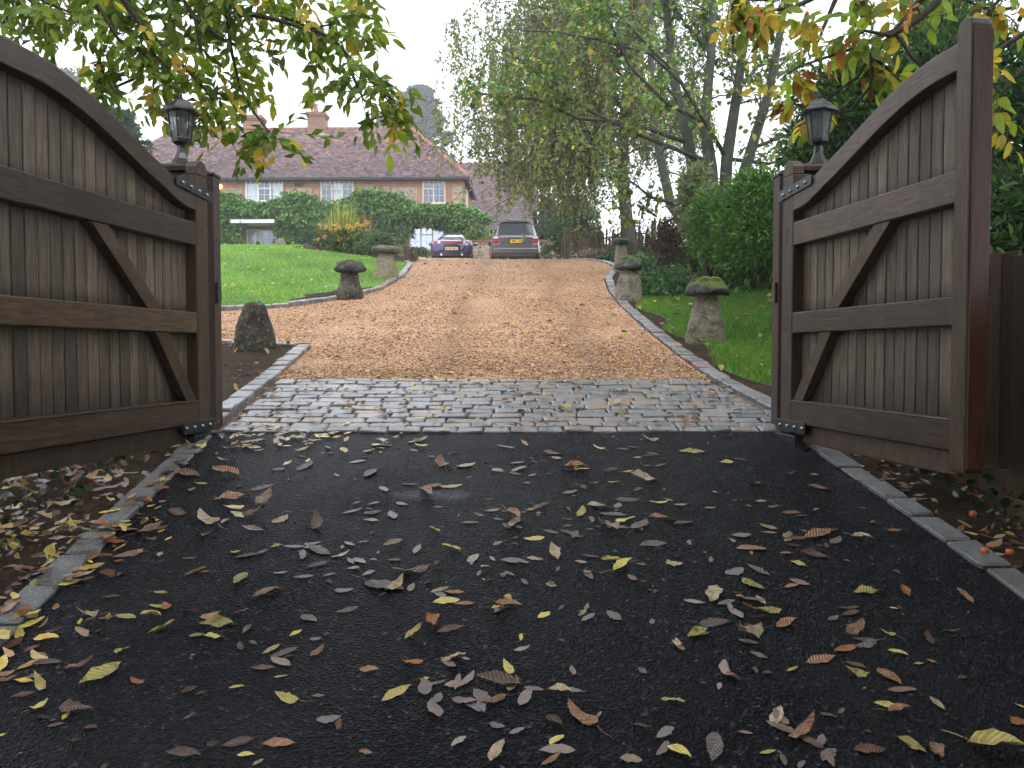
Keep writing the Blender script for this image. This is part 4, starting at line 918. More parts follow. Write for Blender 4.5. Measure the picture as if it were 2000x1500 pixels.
def plate(e, x, y, z, w, h, mat, seed):
    o = MB().box(x - w / 2, x + w / 2, y - .008, y, z - h / 2, z + h / 2).build('number_plate', mat, e)
    r = random.Random(seed); mk = MB(); n = 7; cw = w * .86 / 8; xx = x - w * .43
    for i in range(n):                                # worn, unreadable characters
        if i == 4: xx += cw
        for k in range(3):
            if r.random() < .75: mk.box(xx + k * cw * .28, xx + k * cw * .28 + cw * .2, y - .0095, y - .0085, z - h * .30 + r.choice((0, .2)) * h, z + h * .30)
        mk.box(xx, xx + cw * .75, y - .0100, y - .0097, z + r.choice((-.28, 0, .2)) * h, z + r.choice((-.28, 0, .2)) * h + h * .1)
        xx += cw
    mk.build('characters', 'plate_ink', o)['kind'] = 'stuff'
# --- low rounded sports car
tab = [(0, .55, .26, .46, .60, .64), (.05, .74, .22, .48, .66, .70), (.15, .82, .19, .50, .72, .775), (.35, .87, .17, .54, .80, .86), (.8, .89, .15, .56, .83, .93), (1.2, .88, .15, .56, .83, .92), (1.8, .84, .15, .5, .80, .86), (2.8, .84, .15, .5, .78, .84), (3.3, .855, .15, .52, .76, .80), (3.7, .85, .16, .5, .70, .73), (4.05, .78, .2, .45, .6, .62), (4.25, .58, .28, .42, .5, .52)]
cab = [(.42, .62, .80, .5, .845), (.7, .64, .82, .52, .985), (1.0, .66, .83, .54, 1.12), (1.35, .68, .83, .55, 1.235), (1.75, .70, .82, .555, 1.30), (2.15, .70, .80, .55, 1.305), (2.5, .69, .78, .53, 1.21), (2.85, .67, .77, .5, 1.0), (3.1, .64, .76, .45, .80)]
cp = at(882, 500, 34.6); cp.z = ground(cp.x, cp.y)
spc, surf, patch = car('sports_car', tab, cab, .75, .55, 4.25, 'blue_paint', 'low dark blue sports car with full width red tail light', cp, R(2))
patch('rear_window', .78, 1.58, -.56, .56, 'shiny_glass', .012); patch('side_window', 1.15, 2.55, .66, .90, 'car_glass', .012); patch('side_window', 1.15, 2.55, -.66, -.90, 'car_glass', .012); patch('windscreen', 2.35, 3.0, -.55, .55, 'car_glass', .012)
g_ = patch('engine_grille', .47, .62, -.62, .62, 'black_plastic', .035)
def arc(nm, s0, s1, z0, z1, mat, e, bow=.10, y0=-.02, hw=.78, n=10, th=.03):
    V = []
    for i in range(n + 1):
        s_ = s0 + (s1 - s0) * i / n; V += [(s_ * hw, y0 + bow * s_ * s_ * 1.6, z0), (s_ * hw, y0 + bow * s_ * s_ * 1.6, z1), (s_ * hw, y0 + th + bow * s_ * s_ * 1.6, z1), (s_ * hw, y0 + th + bow * s_ * s_ * 1.6, z0)]
    return MB().loft([V[4 * i:4 * i + 4] for i in range(n + 1)]).build(nm, mat, e)
arc('bumper', -1, 1, .24, .60, 'shaded_blue_paint', spc, .10, -.025, .86, 16, .06)
arc('light_bar', -.55, .55, .645, .755, 'red_lens', spc, .1, -.035, .82)
for s_ in (-1, 1):
    arc('reversing_lamp', .56 * s_, .70 * s_, .655, .745, 'clear_lens', spc, .1, -.036, .82, 4); arc('tail_light', .705 * s_, .90 * s_, .645, .755, 'red_lens', spc, .1, -.034, .82, 5); arc('indicator', .905 * s_, 1.0 * s_, .647, .752, 'amber_lens', spc, .1, -.034, .82, 4)
    m_ = MB().lathe([(.001, -.06), (.07, -.05), (.10, 0), (.07, .04), (.001, .05)], 14, sx=1.25, sy=.8).build('door_mirror', 'blue_paint', spc, True, loc=(s_ * .96, 2.35, .92)); m_.rotation_euler = (math.pi / 2, 0, 0)
    for y_, rr in ((.82, .32), (3.12, .31)): wheel(spc, s_ * .74, y_, rr, .24, s_)
    MB().tube([(s_ * .42, -.05, .2), (s_ * .42, .2, .2)], .045, 10).build('exhaust_pipe', 'chrome', spc)
arc('lower_valance', -.9, .9, .16, .24, 'black_plastic', spc, .1, .0, .82, 10)
plate(spc, 0, -.03, .45, .52, .115, 'plate_cream', 3)
MB().tube([(-.1, .60, .93), (-.28, .82, 1.05)], .008, 5).build('rear_wiper', 'black_plastic', spc)
# --- tall grey off-road car
tab = [(0, .70, .42, .62, .98, 1.02), (.06, .84, .36, .62, 1.0, 1.06), (.15, .91, .34, .64, 1.02, 1.08), (.4, .945, .32, .68, 1.03, 1.09), (2.6, .945, .30, .68, 1.0, 1.06), (3.2, .94, .30, .66, 1.0, 1.06), (3.6, .94, .30, .65, .97, 1.05), (4.2, .90, .34, .62, .92, .98), (4.4, .82, .38, .6, .85, .9), (4.5, .68, .42, .6, .78, .8)]
cab = [(.05, .86, 1.0, .72, 1.06), (.20, .87, 1.0, .70, 1.40), (.32, .88, 1.0, .69, 1.68), (.42, .88, 1.0, .69, 1.725), (.9, .88, 1.0, .70, 1.75), (2.1, .88, 1.0, .70, 1.74), (2.6, .87, 1.0, .68, 1.62), (3.1, .85, 1.0, .62, 1.25), (3.4, .82, .99, .5, 1.02)]
cp = at(1007, 500, 33.0); cp.z = ground(cp.x, cp.y)
suv, surf, patch = car('off_road_car', tab, cab, .42, .34, 4.5, 'grey_paint', 'tall silver grey off-road car with yellow number plate', cp, R(-.5))
patch('rear_window', .07, .345, -.66, .66, 'car_glass', .014, 10, .10); patch('side_window', .5, 2.5, .72, .92, 'car_glass', .012); patch('side_window', .5, 2.5, -.72, -.92, 'car_glass', .012); patch('windscreen', 2.55, 3.3, -.6, .6, 'car_glass', .012)
def pbox(nm, x0, x1, y0, y1, z0, z1, mat, bev=.012): return MB().box(x0, x1, y0, y1, z0, z1).build(nm, mat, suv, bevel=bev)
tg = pbox('tailgate', -.66, .66, -.012, .06, .62, 1.03, 'grey_paint', .02)
MB().box(-.64, .64, -.03, -.0125, 1.00, 1.035).build('chrome_strip', 'chrome', tg, bevel=.004)
MB().box(-.30, .37, -.020, -.0128, .79, .985).build('plate_recess', 'black_plastic', tg)
plate(suv, .04, -.021, .875, .52, .13, 'plate_yellow', 5)
MB().lathe([(.055, 0), (.055, .01), (.045, .014), (.001, .015)], 16, sx=1.3, sy=.75).build('badge', 'badge_green', tg, loc=(-.45, -.012, .85)).rotation_euler = (math.pi / 2, 0, 0)
pbox('bumper', -.86, .86, -.09, .10, .40, .615, 'grey_paint', .04); pbox('lower_bumper', -.80, .80, -.06, .10, .27, .399, 'black_plastic', .03)
for s_ in (-1, 1):
    a, b_ = sorted((s_ * .66, s_ * .89)); l_ = pbox('tail_light', a, b_, -.03, .20, .80, 1.06, 'red_lens', .03); MB().box(a + .02, b_ - .02, -.036, -.0305, .98, 1.045).build('clear_lens', 'clear_lens', l_)
    pbox('bumper_corner', *sorted((s_ * .665, s_ * .90)), -.05, .22, .60, .79, 'grey_paint', .04)
    pbox('roof_rail', *sorted((s_ * .60, s_ * .635)), .55, 2.3, 1.765, 1.80, 'chrome', .01)
    m_ = MB().box(-.11, .11, -.05, .05, -.08, .10).build('door_mirror', 'black_plastic', suv, bevel=.03, loc=(s_ * 1.06, 2.75, 1.12))
    for y_ in (.88, 3.5): wheel(suv, s_ * .82, y_, .37, .24, s_)
    for y_ in (.88, 3.5): MB().lathe([(.42, -.02), (.45, -.02), (.45, .02), (.42, .02)], 24).build('wheel_arch', 'black_plastic', suv, True, loc=(s_ * .935, y_, .40)).rotation_euler = (0, math.pi / 2, 0)
MB().box(-.62, .62, -.005, .12, 1.715, 1.735).build('roof_spoiler', 'grey_paint', suv, bevel=.008, loc=(0, .22, .0))
# ================================================================== PLANTS BY THE HOUSE
def plant(name, P, T, S, C, label, cat, aspect=.5, mat='leaf', stems=None, base=None, fol='foliage', group=None, Nn=None, fold=.18):
    c = Vector(base) if base is not None else Vector((float(P[:, 0].mean()), float(P[:, 1].mean()), float(P[:, 2].min())))
    e = empty(name, c, 0, label, cat, group); o = leaves(fol, P - np.array(c), T, S, C, aspect, fold, mat, e, Nn, True); o['kind'] = 'stuff'
    if stems:
        mb = MB(); 
        for pts, r0, r1 in stems: mb.tube([Vector(p) - c for p in pts], np.linspace(r0, r1, len(pts)), 6)
        mb.build('stem', 'twig', e, True)
    return e
# wisteria along the front wall: tufts of hanging leaves
tx = [425, 450, 480, 515, 540, 560, 580, 605, 622, 640, 665, 690, 705, 740, 775, 800, 830, 870, 900, 925, 945, 956]
ty = [376, 380, 390, 396, 390, 380, 376, 380, 398, 400, 394, 384, 370, 370, 382, 392, 398, 404, 400, 408, 424, 454]
by = [484, 474, 424, 422, 424, 466, 486, 486, 484, 474, 452, 455, 470, 480, 470, 436, 436, 440, 462, 476, 474, 462]
cs = []; r = random.Random(2)
for px in range(424, 957, 10):
    t0, b0 = np.interp(px, tx, ty), np.interp(px, tx, by); py = t0 + 6
    while py < b0 - 1:
        f = (py - t0) / max(b0 - t0, 1)
        if not (r.random() < .12):
            q = at(px + r.uniform(-7, 7), py + r.uniform(-2, 3), HY - .2 - (.6 * math.sin(min(1, f * 1.6) * math.pi * .5)) * r.uniform(.4, 1.15) * (1 if f < .55 else .55))
            cs.append((q.x, q.y, q.z, r.uniform(.26, .46), r.uniform(.22, .36), r.uniform(.13, .22)))
        py += r.uniform(9, 14)
P, D = clumps(cs, 58, .45)
T = D * np.array([1, 1, .3]) + np.array([0, -.25, -.55]) + .35 * rng.normal(size=D.shape)
C = pick(len(P), [(.09, .21, .045), (.14, .31, .06), (.21, .41, .09), (.045, .11, .025), (.28, .42, .13)], [3, 4, 3, 1.6, 1])
st = []
for px in (560, 655, 720, 905):
    a = at(px, 500, HY - .2); a.z = 5.9; st.append(([a, a + Vector((.1, -.05, 1)), a + Vector((-.1, -.1, 2)), a + Vector((.3, -.2, 2.8))], .07, .03))
plant('wisteria', P, T, .19 + .15 * rng.random(len(P)), C, 'thick green wisteria climbing across the front of the house', 'climber', .42, 'leaf', st, base=(-9, 42.6, 6.0))
def bush(name, px0, px1, py0, py1, Y, n, size, pal, w, label, asp=.5, depth=.8, cl=14, droop=0, seed=0, mat='leaf', group=None, up=.3, cat='shrub'):
    """a bush that fills a measured width and height at distance Y"""
    r = random.Random(seed); a, b_ = at(px0, py0, Y), at(px1, py1, Y); cs = []; W_, H_ = b_.x - a.x, a.z - b_.z
    for i in range(cl):
        f = r.random(); th = r.random() * 6.28; rr = math.sqrt(r.random()); taper = math.sqrt(max(.05, 1 - f * f * .8))
        cs.append(((a.x + b_.x) / 2 + math.cos(th) * rr * W_ * .36 * taper, Y + math.sin(th) * rr * depth * .6 * taper, b_.z + H_ * (.12 + .74 * f), W_ * r.uniform(.16, .26), depth * .36, H_ * r.uniform(.12, .2)))
    P, D = clumps(cs, n // cl, .45); T = D + np.array([0, 0, up - droop]) + .45 * rng.normal(size=D.shape)
    gz = ground((a.x + b_.x) / 2, Y); c = Vector(((a.x + b_.x) / 2, Y, gz))
    st = [([c, c + Vector((r.uniform(-.2, .2) * W_, r.uniform(-.2, .2) * depth, (a.z - gz) * .5)), Vector(q[:3])], .02 + .01 * H_, .006) for q in cs[:6]]
    return plant(name, P, T, size * (.6 + .7 * rng.random(len(P))), pick(len(P), pal, w), label, cat, asp, mat, st, base=c, group=group)
GREENS = [(.035, .10, .02), (.06, .15, .03), (.09, .20, .035), (.02, .06, .015)]
bush('leafy_shrub', 585, 622, 450, 492, 38, 1500, .16, GREENS, None, 'broad leaved green shrub against the house between door and flower bed', .55, .7, seed=1)
bush('low_shrub', 458, 478, 470, 493, 38, 500, .09, [(.10, .14, .04), (.14, .18, .05)], None, 'small yellowish shrub left of the front door', .5, .5, 8, seed=2)
# clipped cone by the door
q = at(504, 493, 40.5); n = 900; f = rng.random(n); a = rng.random(n) * 6.28; rr = .22 * (1 - f) ** .8
zc = ground(q.x, 40.5); P = np.stack([q.x + np.cos(a) * rr, 40.5 + np.sin(a) * rr, zc + .1 + f * .75], -1)
plant('conifer_cone', P, np.stack([np.cos(a), np.sin(a), .8 + 0 * a], -1), .06 + .04 * rng.random(n), pick(n, [(.05, .13, .025), (.09, .19, .04)]), 'little clipped green cone shaped conifer before the front door', 'shrub', .4, stems=[([(q.x, 40.5, zc), (q.x, 40.5, zc + .4)], .03, .02)], base=(q.x, 40.5, zc))
# crocosmia: a fan of strap leaves
def straps(name, px, py, Y, n, ln, spread, pal, w, label, wd=.03):
    q = at(px, py, Y); gz = ground(q.x, Y) ; V, Fc, C = [], [], []; k = 0; cc = pick(n, pal, w, .25)
    for i in range(n):
        a = rnd.random() * 6.28; tilt = abs(rnd.gauss(0, spread)); l = ln * rnd.uniform(.6, 1.1); d = Vector((math.cos(a), math.sin(a), 0)); b0 = Vector((rnd.gauss(0, .16), rnd.gauss(0, .14), 0)); sd = Vector((-d.y, d.x, 0)) * wd * rnd.uniform(.7, 1.3)
        for s_ in range(5):
            f = s_ / 4; p = b0 + d * l * (math.sin(tilt) * f + .35 * tilt * f * f) + Vector((0, 0, l * (math.cos(tilt) * f - .32 * tilt * f * f))); ww = sd * (1 - f * .9) * (.6 + f if f < .4 else 1)
            V += [p - ww, p + ww]; C += [cc[i] * (1 + .3 * f), cc[i] * (1 + .3 * f)]
            if s_: Fc.append((k + 2 * s_ - 2, k + 2 * s_ - 1, k + 2 * s_ + 1, k + 2 * s_))
        k += 10
    e = empty(name, (q.x, Y, gz), 0, label, 'plant'); o = link('strap_leaves', fast_mesh('strap_leaves', [tuple(v) for v in V], Fc, np.array(C)), 'leaf', e); o['kind'] = 'stuff'; return e
straps('strap_leaved_plant', 670, 500, 25.9, 300, 1.5, .40, [(.15, .23, .04), (.30, .34, .06), (.50, .42, .08), (.36, .18, .05), (.09, .15, .03)], [4, 3.5, 2.5, 1, 1.5], 'fountain of green and yellowing strap leaves in the flower bed')
straps('bronze_grass', 714, 500, 27.0, 28, 1.4, .22, [(.30, .13, .05), (.36, .22, .07), (.20, .16, .05)], None, 'upright clump of bronze blades behind the strap leaved plant')
straps('red_leaved_plant', 640, 500, 25.6, 80, .75, .6, [(.16, .02, .02), (.24, .04, .04), (.10, .02, .02)], None, 'low plant with dark red leaves at the left of the flower bed', .035)
# orange daisies
q = at(676, 490, 24.9); fl = empty('orange_flowers', (q.x, 24.9, ground(q.x, 24.9)), 0, 'clump of orange yellow daisy flowers in the bed', 'flowers')
P = np.stack([rng.normal(0, .34, 1500), rng.normal(0, .22, 1500), rng.random(1500) * .62], -1)
o = leaves('foliage', P, rng.normal(size=(1500, 3)) + [0, 0, .6], .10 + .06 * rng.random(1500), pick(1500, GREENS), .4, .15, 'leaf', fl); o['kind'] = 'stuff'
dm = MB(); 
for k in range(10):
    a = 2 * math.pi * k / 10; dm.add([(.012 * math.cos(a), .012 * math.sin(a), 0), (.05 * math.cos(a - .25), .05 * math.sin(a - .25), .004), (.065 * math.cos(a), .065 * math.sin(a), -.006), (.05 * math.cos(a + .25), .05 * math.sin(a + .25), .004)], [(0, 1, 2, 3)])
dm = dm.mesh('flower_head'); plain('petal_orange', (.50, .24, .012), (.56, .34, .03), 20, .6, bs=0); plain('flower_eye', (.10, .04, .01), (.16, .07, .02), 40, .8); dm.materials.append(MATS['petal_orange'])
em = MB().lathe([(.020, 0), (.018, .012), (.002, .018)], 8).mesh('flower_eye'); em.materials.append(MATS['flower_eye'])
for i in range(46):
    x, y_, z = rnd.gauss(-.02, .30), rnd.uniform(-.3, .1), rnd.uniform(.35, .92)
    h = link('flower_head', dm, None, fl, (x, y_, z)); h.rotation_euler = (rnd.uniform(.6, 1.3), 0, rnd.uniform(-.6, .6)); h.scale = (1.15,) * 3
    link('flower_eye', em, None, h)
bush('spurge_shrub', 690, 776, 458, 508, 24.6, 5200, .11, [(.10, .18, .05), (.15, .24, .08), (.20, .25, .11), (.06, .12, .04)], None, 'rounded grey green shrub behind the flat capped staddle stone', .28, .9, 18, seed=5)
bush('dark_border_shrub', 640, 690, 468, 510, 25.2, 2200, .10, GREENS, None, 'dark green low foliage under the orange flowers', .5, .6, 12, seed=6)
bush('border_shrub', 780, 842, 484, 508, 37.2, 1300, .10, [(.03, .07, .025), (.05, .10, .03)], None, 'low clipped dark hedge under the ground floor window', .5, .7, 14, seed=7)
bush('wall_shrub', 922, 962, 458, 506, 39, 1300, .11, [(.06, .14, .03), (.2, .26, .05), (.34, .30, .05)], [4, 2, 1], 'yellow green shrub by the post between the cars', .5, .6, 10, seed=8)
bush('pale_leaved_plant', 1054, 1078, 482, 506, 33.4, 500, .10, [(.20, .25, .17), (.28, .30, .20), (.09, .14, .06)], None, 'small silvery plant at the right of the off-road car', .35, .4, 8, seed=9)
bush('hanging_flowers', 1044, 1064, 436, 482, 47.5, 380, .16, [(.5, .28, .04), (.55, .36, .08), (.10, .16, .04)], [2, 1, 3], 'orange flowers hanging beside the wing corner', .6, .4, 8, seed=10)

# ================================================================== TREES AND HEDGES
def poly(pts): return [at(*p) for p in pts]
def twigs(mb, pts, r0, n, ln, rr, out, droop=0, lat=1.0, sub=2):
    """side twigs along a branch; the tips and directions go to out"""
    pts = [Vector(p) for p in pts]
    for i in range(n):
        f = rr.uniform(.12, 1) * (len(pts) - 1); k = min(int(f), len(pts) - 2); a = pts[k].lerp(pts[k + 1], f - k); d = (pts[k + 1] - pts[k]).normalized()
        v = (d * rr.uniform(.3, 1) + Vector((rr.gauss(0, 1), rr.gauss(0, 1), rr.gauss(0, .8))) * lat * .7).normalized(); l = ln * rr.uniform(.5, 1.2); q = [a]
        for s_ in range(3):
            v = (v + Vector((rr.gauss(0, .2), rr.gauss(0, .2), rr.gauss(0, .15) - droop))).normalized(); q.append(q[-1] + v * l / 3)
        rad = max(r0 * .35 * (1 - .6 * f / len(pts)), .003)
        mb.tube(q, [rad, rad * .8, rad * .6, rad * .3], 5)
        for s_ in range(1, 4): out.append((q[s_], v))
        if sub > 1: twigs(mb, q, rad, 3, ln * .45, rr, out, droop, lat, sub - 1)
# ---- weeping birch
rr = random.Random(11); mb = MB(); trunk = poly([(1232, 512, 22), (1224, 430, 22), (1215, 330, 22), (1222, 200, 22), (1240, 60, 22), (1250, -120, 22), (1240, -330, 22)])
base = Vector((trunk[0].x, 22, ground(trunk[0].x, 22) - .1)); trunk[0] = base.copy()
bir = empty('birch_tree', base, 0, 'weeping birch hanging olive and yellow leaves beside the house', 'tree')
mb.tube([p - base for p in trunk], [.21, .17, .15, .14, .12, .08, .02], 10); mb.build('trunk', 'birch_bark', bir, True)
mb = MB(); LP, LT = [], []
for i in range(145):
    f = .30 + .68 * rr.random(); k = f * (len(trunk) - 1); j = min(int(k), len(trunk) - 2); a = trunk[j].lerp(trunk[j + 1], k - j)
    az = rr.gauss(math.pi, 1.05) if rr.random() < .8 else rr.uniform(0, 6.28); el = rr.uniform(.15, .75); l = rr.uniform(2.2, 4.8) * (1.15 - .45 * f) * (1.42 if math.cos(az) < -.3 else 1)
    v = Vector((math.cos(az) * math.cos(el), math.sin(az) * math.cos(el) * .9, math.sin(el))); q = [a]
    for s_ in range(6):
        v = (v + Vector((rr.gauss(0, .08), rr.gauss(0, .08), -.14 - .03 * s_))).normalized(); q.append(q[-1] + v * l / 6)
    mb.tube([p - base for p in q], [.03, .025, .019, .014, .010, .007, .004], 5)
    for s_ in range(rr.randint(14, 22)):
        g = rr.uniform(.25, 1) * 6; j = min(int(g), 5); p = q[j].lerp(q[j + 1], g - j); L_ = rr.uniform(.6, 2.6) * (1.2 - .4 * f); m_ = int(L_ / .045)
        dx, dy_ = rr.gauss(0, .10), rr.gauss(0, .10); sx = project(p)[0]; zlow = at(1000, float(np.interp(sx, [880, 935, 960, 1050, 1180, 1200, 1230], [290, 320, 375, 400, 420, 350, 320])), 22).z + rr.uniform(-.2, .7); L_ = min(L_, max(p.z - zlow, .3)); m_ = int(L_ / .034)
        pts = [p + Vector((dx * h + .05 * math.sin(h * 4), dy_ * h, -h)) for h in np.linspace(0, L_, 4)]
        mb.tube([x - base for x in pts], [.003, .002, .002, .0015], 3)
        for _ in range(m_):
            h = rr.random() * L_; LP.append((p.x + dx * h + rr.gauss(0, .035), p.y + dy_ * h + rr.gauss(0, .035), p.z - h)); LT.append((rr.gauss(0, .6), rr.gauss(0, .6), -1))
mb.build('branches', 'twig', bir, True); LP, LT = np.array(LP), np.array(LT)
C = pick(len(LP), [(.14, .19, .055), (.20, .25, .07), (.29, .31, .09), (.10, .145, .04), (.46, .40, .10), (.22, .18, .055)], [4, 4, 2.6, 2.6, 1.2, .2])
o = leaves('crown', LP - np.array(base), LT, .06 + .045 * rng.random(len(LP)), C, .66, .12, 'leaf', bir); o['kind'] = 'stuff'
# ---- many stemmed sycamore
rr = random.Random(12); YS = 15.5; base = at(1400, 440, YS); base.z = ground(base.x, YS)
syc = empty('sycamore_tree', base, 0, 'many stemmed sycamore with lichened trunks and sparse yellow green leaves', 'tree')
stems = [[(1398, 470, YS), (1388, 330, YS), (1376, 240, YS), (1390, 100, YS), (1396, -80, YS)], [(1402, 460, YS), (1420, 310, YS), (1440, 180, YS), (1456, 60, YS), (1462, -90, YS)], [(1392, 460, YS), (1345, 280, YS + .3), (1312, 140, YS + .5), (1300, 0, YS + .6), (1290, -100, YS + .6)],
         [(1408, 450, YS), (1468, 290, YS - .4), (1502, 180, YS - .6), (1524, 60, YS - .8), (1540, -60, YS - .9)], [(1390, 470, YS + .5), (1310, 400, YS + 1.6), (1288, 300, YS + 2.2), (1272, 190, YS + 2.5), (1270, 40, YS + 2.6), (1262, -80, YS + 2.6)]]
tips = []
for k, s_ in enumerate(stems):
    pts = poly(s_); pts[0] = base + Vector((rr.uniform(-.15, .15), rr.uniform(-.1, .1), -.1)); m2 = MB().tube([p - base for p in pts], np.linspace((.15, .13, .12, .11, .12)[k], .05, len(pts)), 9); m2.build('trunk', 'lichen_bark', syc, True)
brs = [[(1372, 312, YS), (1260, 268, YS - .2), (1150, 216, YS - .4), (1080, 170, YS - .5), (1010, 112, YS - .6), (945, 62, YS - .7)], [(1420, 310, YS), (1330, 160, YS - .8), (1270, 105, YS - 1), (1180, 80, YS - 1.2), (1090, 62, YS - 1.4), (1020, 60, YS - 1.4)], [(1345, 280, YS + .3), (1230, 238, YS), (1130, 232, YS - .2), (1050, 195, YS - .3), (960, 185, YS - .4), (905, 178, YS - .4)],
       [(1312, 140, YS + .5), (1220, 40, YS), (1150, -20, YS - .2), (1080, -50, YS - .3)], [(1376, 240, YS), (1300, 200, YS - .8), (1230, 130, YS - 1.2), (1190, 40, YS - 1.4), (1180, -40, YS - 1.5)], [(1440, 180, YS), (1480, 130, YS + .8), (1540, 110, YS + 1.2), (1620, 60, YS + 1.5)], [(1468, 290, YS - .4), (1520, 270, YS - .2), (1580, 250, YS), (1650, 200, YS + .2)],
       [(1390, 100, YS), (1340, 50, YS + .4), (1300, -20, YS + .6)], [(1320, 398, YS + 1.4), (1270, 385, YS + 1.2), (1243, 362, YS + 1.2), (1228, 350, YS + 1.2)], [(1420, 310, YS), (1500, 320, YS + .6), (1580, 300, YS + 1), (1640, 260, YS + 1.2)]]
mb = MB()
for s_ in brs:
    pts = poly(s_); mb.tube([p - base for p in pts], np.linspace(.042, .009, len(pts)), 6); twigs(mb, [p - base for p in pts], .035, 22, .75, rr, tips, .05)
for s_ in stems:
    twigs(mb, [p - base for p in poly(s_)][1:], .07, 18, .9, rr, tips, .03)
mb.build('branches', 'lichen_bark', syc, True)
P, T = [], []
for p, v in tips:
    kk = rr.choice((0, 0, 0, 2, 3, 5)) if noise.noise(Vector(p) * .9) > -.1 else rr.choice((0, 0, 0, 0, 1))
    for _ in range(kk): P.append(p + Vector((rr.gauss(0, .09), rr.gauss(0, .09), rr.gauss(0, .07)))); T.append(v * .5 + Vector((rr.gauss(0, .7), rr.gauss(0, .7), -.45)))
P, T = np.array([tuple(p) for p in P]), np.array([tuple(p) for p in T])
o = leaves('crown', P, T, .08 + .06 * rng.random(len(P)), pick(len(P), [(.13, .24, .03), (.19, .29, .045), (.08, .17, .025), (.42, .38, .06), (.38, .24, .04)], [4, 3, 3, 1.3, .2]), .75, .12, 'leaf', syc, None, True); o['kind'] = 'stuff'
# ---- distant trees in the fog
def far_tree(name, px, pytop, Y, wpx, n, label, pal, seed, gap=.2, size=.5, hfrac=.85):
    rr = random.Random(seed); c = at(px, pytop, Y); W_ = wpx / F * Y; gz = ground(c.x, Y); Hh = c.z - gz; base = Vector((c.x, Y, gz))
    e = empty(name, base, 0, label, 'tree'); mb = MB().tube([(0, 0, -.2), (.1, 0, Hh * .4), (0, 0, Hh * .9)], [W_ * .05, W_ * .035, .05], 8); cs = []
    for i in range(170):
        f = rr.random() ** .8; w = W_ * .5 * (math.sin((1 - f) * 1.9 + .25) if hfrac > .5 else (1 - f) ** .7); a = rr.random() * 6.28; q = math.sqrt(rr.random()) * rr.choice((.8, .9, 1.0, 1.12))
        cs.append((math.cos(a) * w * q, math.sin(a) * w * q, Hh * (1 - hfrac + hfrac * .97 * f), W_ * rr.uniform(.05, .11), W_ * rr.uniform(.05, .11), W_ * rr.uniform(.03, .07)))
        mb.tube([(0, 0, cs[-1][2] * .85), cs[-1][:3]], [W_ * .012, .03], 4)
    mb.build('trunk', 'bark', e, True); P, D = clumps(cs, n // 170, .2)
    o = leaves('crown', P, D + .5 * rng.normal(size=D.shape), size * (.6 + .7 * rng.random(len(P))), pick(len(P), pal) * np.repeat(np.random.default_rng(seed).uniform(.45, 1.7, (len(cs), 1)), n // 170, 0), .6, .1, 'leaf_matte', e); o['kind'] = 'stuff'; return e
DG = [(.03, .06, .025), (.045, .085, .03), (.06, .10, .04)]
far_tree('evergreen_tree', 818, 168, 150, 150, 46000, 'dark bushy tree fading in fog behind the house roof', DG, 31, size=.6)
far_tree('evergreen_tree', 765, 200, 158, 90, 22000, 'smaller hazy tree just left of the dark one behind the roof', DG, 32, size=.6)
far_tree('broadleaf_tree', 130, 128, 110, 170, 14000, 'pale hazy tree behind the top of the left gate', [(.09, .12, .05), (.12, .14, .06)], 33, size=.5)
far_tree('evergreen_tree', 232, 215, 32, 130, 14000, 'dark evergreen tree behind the left lantern and gate', DG, 34, size=.2, hfrac=.95)
far_tree('holly_tree', 1125, 385, 31, 110, 14000, 'dark green holly behind the right of the off-road car', [(.02, .06, .02), (.035, .09, .03), (.06, .14, .04)], 35, size=.12, hfrac=.98)
far_tree('yew_tree', 1070, 385, 44, 60, 7000, 'dull grey green yew beyond the wing corner', DG, 36, size=.18, hfrac=.98)
# ---- hedge and shrubs on the right bank
bush('bamboo_bush', 1395, 1545, 340, 545, 12.0, 15000, .085, [(.05, .15, .02), (.09, .22, .03), (.13, .28, .04), (.03, .09, .015)], [3, 4, 3, 2], 'big bright green bushy shrub above the ivy beside the right gate pillar', .3, 1.5, 46, .35, 41)
bush('bamboo_bush', 1340, 1430, 372, 520, 13.2, 7000, .085, [(.04, .13, .02), (.08, .20, .03), (.12, .25, .04)], None, 'smaller green bush to the left of the big bushy shrub', .3, 1.2, 30, .35, 42)
bush('variegated_shrub', 1322, 1392, 322, 470, 14.3, 4600, .09, [(.19, .24, .10), (.27, .30, .15), (.11, .17, .05)], None, 'pale cream and green variegated shrub behind the green bush', .45, 1.0, 24, .3, 43)
bush('bare_brown_shrub', 1258, 1372, 430, 528, 17.0, 3600, .07, [(.085, .042, .028), (.12, .06, .035), (.07, .05, .03)], None, 'twiggy reddish brown shrub before the stake fence', .3, .9, 20, 0, 44)
HG = [(.025, .075, .013), (.045, .11, .018), (.07, .155, .023), (.014, .04, .009)]
for (a, b_, c, d, Y, n, lab, sd) in ((1535, 1740, 120, 420, 9.6, 15000, 'tall green hedge bush behind the right lantern', 45), (1700, 1960, 60, 420, 9.0, 15000, 'dense green hedge rising behind the curved top of the right gate', 46), (1900, 2250, 90, 600, 7.4, 15000, 'dark hedge beyond the end post of the right gate', 47), (1880, 2400, 250, 700, 6.2, 11000, 'low dark hedge above the board fence at the right edge', 48)):
    bush('hedge_bush', a, b_, c, d, Y, n, .085, HG, [3, 4, 2, 3], lab, .42, 1.6, 44, .25, sd, group='hedge along the right side')
bush('conifer_bush', 1790, 1900, -120, 240, 11.5, 9000, .10, [(.12, .19, .05), (.17, .24, .07), (.08, .14, .04)], None, 'pale green feathery conifer behind the right gate top', .2, 1.6, 30, .2, 49)
